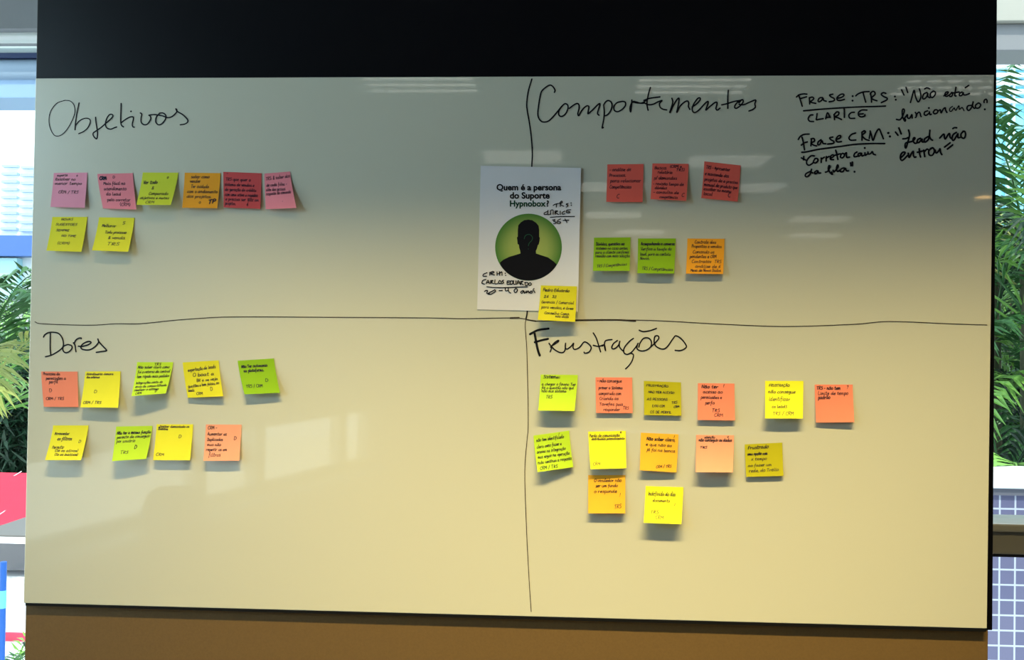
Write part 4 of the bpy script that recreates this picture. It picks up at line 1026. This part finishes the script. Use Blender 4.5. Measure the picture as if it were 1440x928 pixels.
def frond(base, az, elev, length, droop, n=30, leaf=0.34, wleaf=0.016, rnd=random):
    """one feather leaf: arching rib with paired leaflets"""
    bm = nb()
    d = Vector((math.cos(az), math.sin(az), 0))
    side = Vector((-math.sin(az), math.cos(az), 0))
    pts = []
    p = Vector(base)
    e = elev
    for k in range(n + 1):
        pts.append(p.copy())
        p = p + (d * math.cos(e) + Vector((0, 0, 1)) * math.sin(e)) * (length / n)
        e -= droop / n * (0.4 + 1.2 * k / n)
    tube(bm, pts[::3] if n % 3 == 0 else pts, [0.009 * (1 - .8 * i / (len(pts[::3]))) for i in range(len(pts[::3] if n % 3 == 0 else pts))], 5)
    for k in range(5, n + 1):
        t = k / n
        ll = leaf * (math.sin(math.pi * min(1, .12 + t * .86)) ** .7) * rnd.uniform(.85, 1.1)
        dirn = (pts[k] - pts[k - 1]).normalized()
        for s in (-1, 1):
            lead = (side * s * .85 + dirn * (.55 + .3 * t) + Vector((0, 0, rnd.uniform(-.1, .35)))).normalized()
            o = pts[k]
            m1 = o + lead * ll * .5 + Vector((0, 0, -.02 * ll))
            m2 = o + lead * ll + Vector((0, 0, -.30 * ll + rnd.uniform(-.05, .05)))
            up = lead.cross(dirn).normalized()
            wv = lead.cross(up).normalized() * wleaf
            a = bm.verts.new(o); b = bm.verts.new(m1 + wv); c_ = bm.verts.new(m1 - wv); e_ = bm.verts.new(m2)
            r1_ = bm.verts.new(m1 + up * wleaf * .5)
            bm.faces.new((a, b, r1_)); bm.faces.new((a, r1_, c_)); bm.faces.new((b, e_, r1_)); bm.faces.new((r1_, e_, c_))
    return bm


def palm(x, y, crown_z, label, n_fronds, length, shades, seed, spread=(0.5, 1.35)):
    rnd = random.Random(seed)
    t = tag(empty('palm', (x, y, GZ)), label, 'palm', 'palms outside the windows')
    bm = nb()
    tube(bm, [(x, y, GZ), (x + .05, y + .03, (GZ + crown_z) / 2), (x, y, crown_z)], [.045, .035, .028], 10)
    part('trunk', bm, bark, t)
    for k in range(n_fronds):
        az = 2 * math.pi * (k / n_fronds) + rnd.uniform(-.3, .3)
        el = rnd.uniform(*spread)
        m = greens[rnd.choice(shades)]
        part('frond', frond((x, y, crown_z - rnd.uniform(0, .5)), az, el, length * rnd.uniform(.8, 1.15), rnd.uniform(1.2, 2.3), rnd=rnd), m, t)


# left strip: line of sight at a depth
def lx(px, Y):
    return at(px, 464, Y).x


palm(lx(-25, 3.4), 3.4, 1.30, 'bright palm with drooping feather leaves outside the left window', 16, 1.25, [0, 0, 1, 3], 11)
palm(lx(85, 12.6), 12.6, 1.0, 'dark palm above the red awning outside the left window', 22, 2.4, [2, 2, 1], 12)
palm(lx(-20, 14.0), 14.0, 1.6, 'tall palm behind the dark palm outside the left window', 22, 2.6, [1, 0, 2], 13)
palm(lx(1440, 3.9), 3.9, 2.05, 'bright palm with long upright leaves outside the right window', 18, 1.6, [0, 0, 1, 3], 21)
palm(lx(1400, 4.4), 4.4, 2.0, 'dense green palm outside the right window, close behind the pillar edge', 20, 1.6, [0, 1, 2], 22)
palm(lx(1455, 4.9), 4.9, 0.6, 'dark low palm outside the right window', 18, 1.6, [1, 2, 2], 23, (0.2, 1.3))
palm(lx(1420, 6.2), 6.2, 1.9, 'tall palm farthest back outside the right window', 18, 1.9, [0, 1], 24)
palm(lx(1418, 3.5), 3.5, 0.6, 'small palm with fanned leaves above the white sill', 14, 1.2, [1, 2, 0], 25, (0.3, 1.4))
palm(lx(1390, 5.6), 5.6, 0.4, 'dark palm deep behind the fanned palm outside the right window', 18, 1.7, [2, 2, 1], 26, (0.2, 1.3))

def shrub(x, y, z0, z1, rx, ry, label, m, n, seed):
    rnd = random.Random(seed)
    t = tag(empty('leafy_shrub', (x, y, GZ)), label, 'shrub', 'shrubs behind the palms')
    bm = nb(); tube(bm, [(x, y, GZ), (x, y, z0 + .4 * (z1 - z0))], [.09, .05], 8); part('stem', bm, bark, t)
    bm = nb()
    for k in range(n):
        d = Vector((rnd.gauss(0, 1), rnd.gauss(0, 1), rnd.gauss(0, 1))).normalized() * rnd.uniform(.55, 1.0)
        c_ = Vector((x + d.x * rx, y + d.y * ry, (z0 + z1) / 2 + d.z * (z1 - z0) / 2))
        a = Vector((rnd.uniform(-1, 1), rnd.uniform(-1, 1), rnd.uniform(-1, .4))).normalized()
        b = a.cross(Vector((rnd.uniform(-1, 1), rnd.uniform(-1, 1), 1))).normalized()
        L = rnd.uniform(.16, .34); w = rnd.uniform(.02, .045)
        bm.faces.new([bm.verts.new(c_ - a * L), bm.verts.new(c_ + b * w), bm.verts.new(c_ + a * L), bm.verts.new(c_ - b * w)])
    part('foliage', bm, m, t)


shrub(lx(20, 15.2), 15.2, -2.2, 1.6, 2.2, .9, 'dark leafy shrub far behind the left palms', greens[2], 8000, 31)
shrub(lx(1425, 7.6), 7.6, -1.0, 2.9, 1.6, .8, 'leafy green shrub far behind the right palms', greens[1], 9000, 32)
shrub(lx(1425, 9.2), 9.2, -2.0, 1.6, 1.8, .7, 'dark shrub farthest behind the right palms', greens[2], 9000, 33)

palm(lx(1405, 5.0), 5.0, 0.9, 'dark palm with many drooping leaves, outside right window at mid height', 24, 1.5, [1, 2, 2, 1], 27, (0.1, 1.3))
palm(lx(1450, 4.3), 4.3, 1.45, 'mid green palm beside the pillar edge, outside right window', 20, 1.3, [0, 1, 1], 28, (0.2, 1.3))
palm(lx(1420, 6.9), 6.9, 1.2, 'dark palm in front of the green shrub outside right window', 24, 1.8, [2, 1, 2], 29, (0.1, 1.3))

# white louvred building far left
bY = 16
b = tag(empty('office_building', (lx(20, bY), bY, GZ)), 'white building with rows of louvres seen through the left window', 'building')
x0_, x1_ = lx(-160, bY), lx(120, bY)
part('wall', bx((x0_, bY, GZ), (x1_, bY + 4, at(20, 60, bY).z)), mat('facade_white', (0.85, 0.88, 0.9), 0.7), b)
lv = mat('louvre_blue', (0.36, 0.50, 0.62), 0.5)
for k in range(10):
    z = at(20, 236 + k * 11, bY).z
    part('louvre', bx((lx(2, bY), bY - .10, z), (lx(24, bY) , bY, z + .05)), lv, b)
    part('louvre', bx((lx(29, bY), bY - .10, z - .03), (x1_, bY, z + .02)), lv, b)
part('fascia', bx((x0_, bY - .4, at(20, 362, bY).z), (x1_, bY, at(20, 334, bY).z)), mat('fascia_blue', (0.06, 0.14, 0.42), 0.5), b)
part('shopfront', bx((x0_, bY - .2, at(20, 420, bY).z), (lx(30, bY), bY, at(20, 364, bY).z)), mat('shop_glass', (0.45, 0.75, 0.78), 0.3), b)

# red awning
aY = 9.5
a_ = tag(empty('awning', (lx(20, aY), aY, at(20, 745, aY).z)), 'red awning low outside the left window', 'awning')
red = mat('awning_red', (0.75, 0.06, 0.12), 0.7)
x0_, x1_ = lx(-120, aY), lx(70, aY)
z1_, z0_ = at(20, 682, aY).z, at(20, 738, aY).z
bm = nb()
n_ = 8
prof = [(aY + 1.0 - 1.0 * k / n_, z1_ + (z0_ - z1_) * (k / n_) ** 1.3) for k in range(n_ + 1)]
A = [bm.verts.new((x0_, y, z)) for y, z in prof]; B = [bm.verts.new((x1_, y, z)) for y, z in prof]
for k in range(n_):
    bm.faces.new((A[k], A[k + 1], B[k + 1], B[k]))
bmesh.ops.solidify(bm, geom=list(bm.faces), thickness=0.02)
part('canopy', bm, red, a_)
part('valance', bx((x0_, aY - .03, at(20, 752, aY).z), (x1_, aY, z0_)), mat('awning_dark', (0.38, 0.02, 0.05), 0.7), a_)
for xx in (lx(-60, aY), lx(60, aY)):
    bm = nb(); tube(bm, [(xx, aY + .02, GZ), (xx, aY + .02, z0_)], .03, 8); part('post', bm, alu, a_)
for xx in (lx(38, aY), lx(-30, aY)):
    bm = nb(); tube(bm, [(xx, aY + 1.0, z1_ + .02), (xx - .5, aY - .01, z0_ + .02)], .005, 6); part('guy_rope', bm, white_paint, a_)

# low grey terrace wall under the awning
tw = tag(link('terrace_wall', bx((lx(-140, 10.2), 10.2, GZ), (lx(80, 10.2), 10.45, at(20, 740, 10.2).z), .02), mat('terrace_grey', (0.22, 0.21, 0.20), 0.8, noise=.2, nscale=6)),
         'grey terrace wall below the red awning', 'wall')

# parked white car
cY = 5.4
cxm = lx(10, cY)
car = tag(empty('car', (cxm, cY, GZ)), 'white car parked below the red awning, windscreen facing the window', 'car')
body_z = at(20, 815, cY).z
roof_z = at(20, 781, cY).z
car_w = mat('car_white', (0.85, 0.85, 0.86), 0.25)


def prism(profile, x0, x1):
    bm = nb()
    A = [bm.verts.new((x0, y, z)) for y, z in profile]; B = [bm.verts.new((x1, y, z)) for y, z in profile]
    bm.faces.new(A); bm.faces.new(B[::-1])
    for i in range(len(A)):
        j = (i + 1) % len(A)
        bm.faces.new((A[i], B[i], B[j], A[j]))
    bmesh.ops.recalc_face_normals(bm, faces=bm.faces)
    bmesh.ops.bevel(bm, geom=list(bm.edges), offset=.04, segments=2, affect='EDGES', profile=.5)
    return bm


gz = body_z - 0.95
part('body', prism([(cY - 1.1, gz + .25), (cY - 1.15, gz + .6), (cY - 1.0, gz + .8), (cY, body_z), (cY + 3.0, body_z), (cY + 3.2, gz + .3)], cxm - .85, cxm + .85), car_w, car, smooth=False)
part('cabin', prism([(cY - .1, body_z - .02), (cY + .65, roof_z), (cY + 2.0, roof_z), (cY + 2.5, body_z - .02)], cxm - .74, cxm + .74), car_w, car)
bm = nb()
d_ = Vector((0, -.025, .02))
vs = [bm.verts.new(Vector(v) + d_) for v in ((cxm - .62, cY + .02, body_z + .06), (cxm + .62, cY + .02, body_z + .06), (cxm + .58, cY + .58, roof_z - .05), (cxm - .58, cY + .58, roof_z - .05))]
bm.faces.new(vs)
bmesh.ops.solidify(bm, geom=list(bm.faces), thickness=.012)
part('windscreen', bm, mat('car_glass', (0.10, 0.09, 0.10), 0.1), car)
part('roof', bx((cxm - .70, cY + .66, roof_z - .01), (cxm + .70, cY + 2.0, roof_z + .015), .006), mat('roof_grey', (0.13, 0.12, 0.11), .6), car)
part('red_stripe', bx((cxm - .86, cY - 1.0, body_z - .16), (cxm + .86, cY - .98, body_z - .10)), red, car)
for sx in (-1, 1):
    for yy in (cY - .5, cY + 2.4):
        bm = nb()
        tube(bm, [(cxm + sx * .70, yy, gz + .3), (cxm + sx * .88, yy, gz + .3)], .3, 20)
        part('wheel', bm, mat('tyre', (0.02, 0.02, 0.02), .8), car)
tag(link('car_deck', bx((lx(-160, 6.0), 5.6, gz - .12), (lx(90, 11), 11.6, gz)), mat('deck_white', (0.75, 0.75, 0.76), .8)), kind='structure')

# blue post near the glass
pY = 2.6
pp = tag(empty('barrier_post', (lx(9, pY), pY, gz)), 'blue post with a pale blue band outside the left window', 'post')
pz = at(10, 790, pY).z
bm = nb(); tube(bm, [(lx(8, pY) , pY, GZ), (lx(11, pY), pY, pz)], .016, 14); part('shaft', bm, mat('post_blue', (0.01, 0.10, 0.42), .45), pp)
bm = nb(); tube(bm, [(lx(10.4, pY), pY, at(10, 855, pY).z), (lx(10.7, pY), pY, at(10, 830, pY).z)], .018, 14); part('band', bm, mat('band_blue', (0.15, 0.55, 0.85), .45), pp)

# low plant at the bottom left
pl2 = tag(empty('low_plant', (lx(20, 3.4), 3.4, GZ)), 'low green plant outside at the foot of the left window', 'plant')
rnd = random.Random(5)
zb_ = at(20, 960, 3.4).z
for k in range(14):
    az = rnd.uniform(0, 6.28)
    part('leaf_blade', frond((lx(22, 3.4), 3.4, zb_), az, rnd.uniform(.5, 1.3), rnd.uniform(.3, .5), 1.5, n=12, leaf=.12, wleaf=.008, rnd=rnd), greens[rnd.choice([0, 1, 2])], pl2)
bm = nb(); tube(bm, [(lx(22, 3.4), 3.4, GZ), (lx(22, 3.4), 3.4, zb_)], .02, 8); part('stem', bm, bark, pl2)

# blue glass building far right
rY = 14
b = tag(empty('glass_building', (lx(1430, rY), rY, GZ)), 'pale blue glass building behind the palms right of the pillar', 'building')
x0_, x1_ = lx(1330, rY), lx(1900, rY)
zt = at(1420, 40, rY).z
part('wall', bx((x0_, rY, GZ), (x1_, rY + 4, zt + .5)), mat('facade_blue', (0.22, 0.58, 0.75), 0.5), b)
for k, py in enumerate((82, 96, 108, 119, 131, 144)):
    z = at(1420, py, rY).z
    part('spandrel', bx((x0_, rY - .12, z - .035), (x1_, rY, z + .035)), mat('spandrel_white', (0.75, 0.90, 0.95), .5), b)
for px in (1412, 1419, 1452):
    part('mullion', bx((lx(px, rY), rY - .08, GZ), (lx(px + 3, rY), rY, zt)), mat('spandrel_white', (0.75, 0.90, 0.95), .5), b)
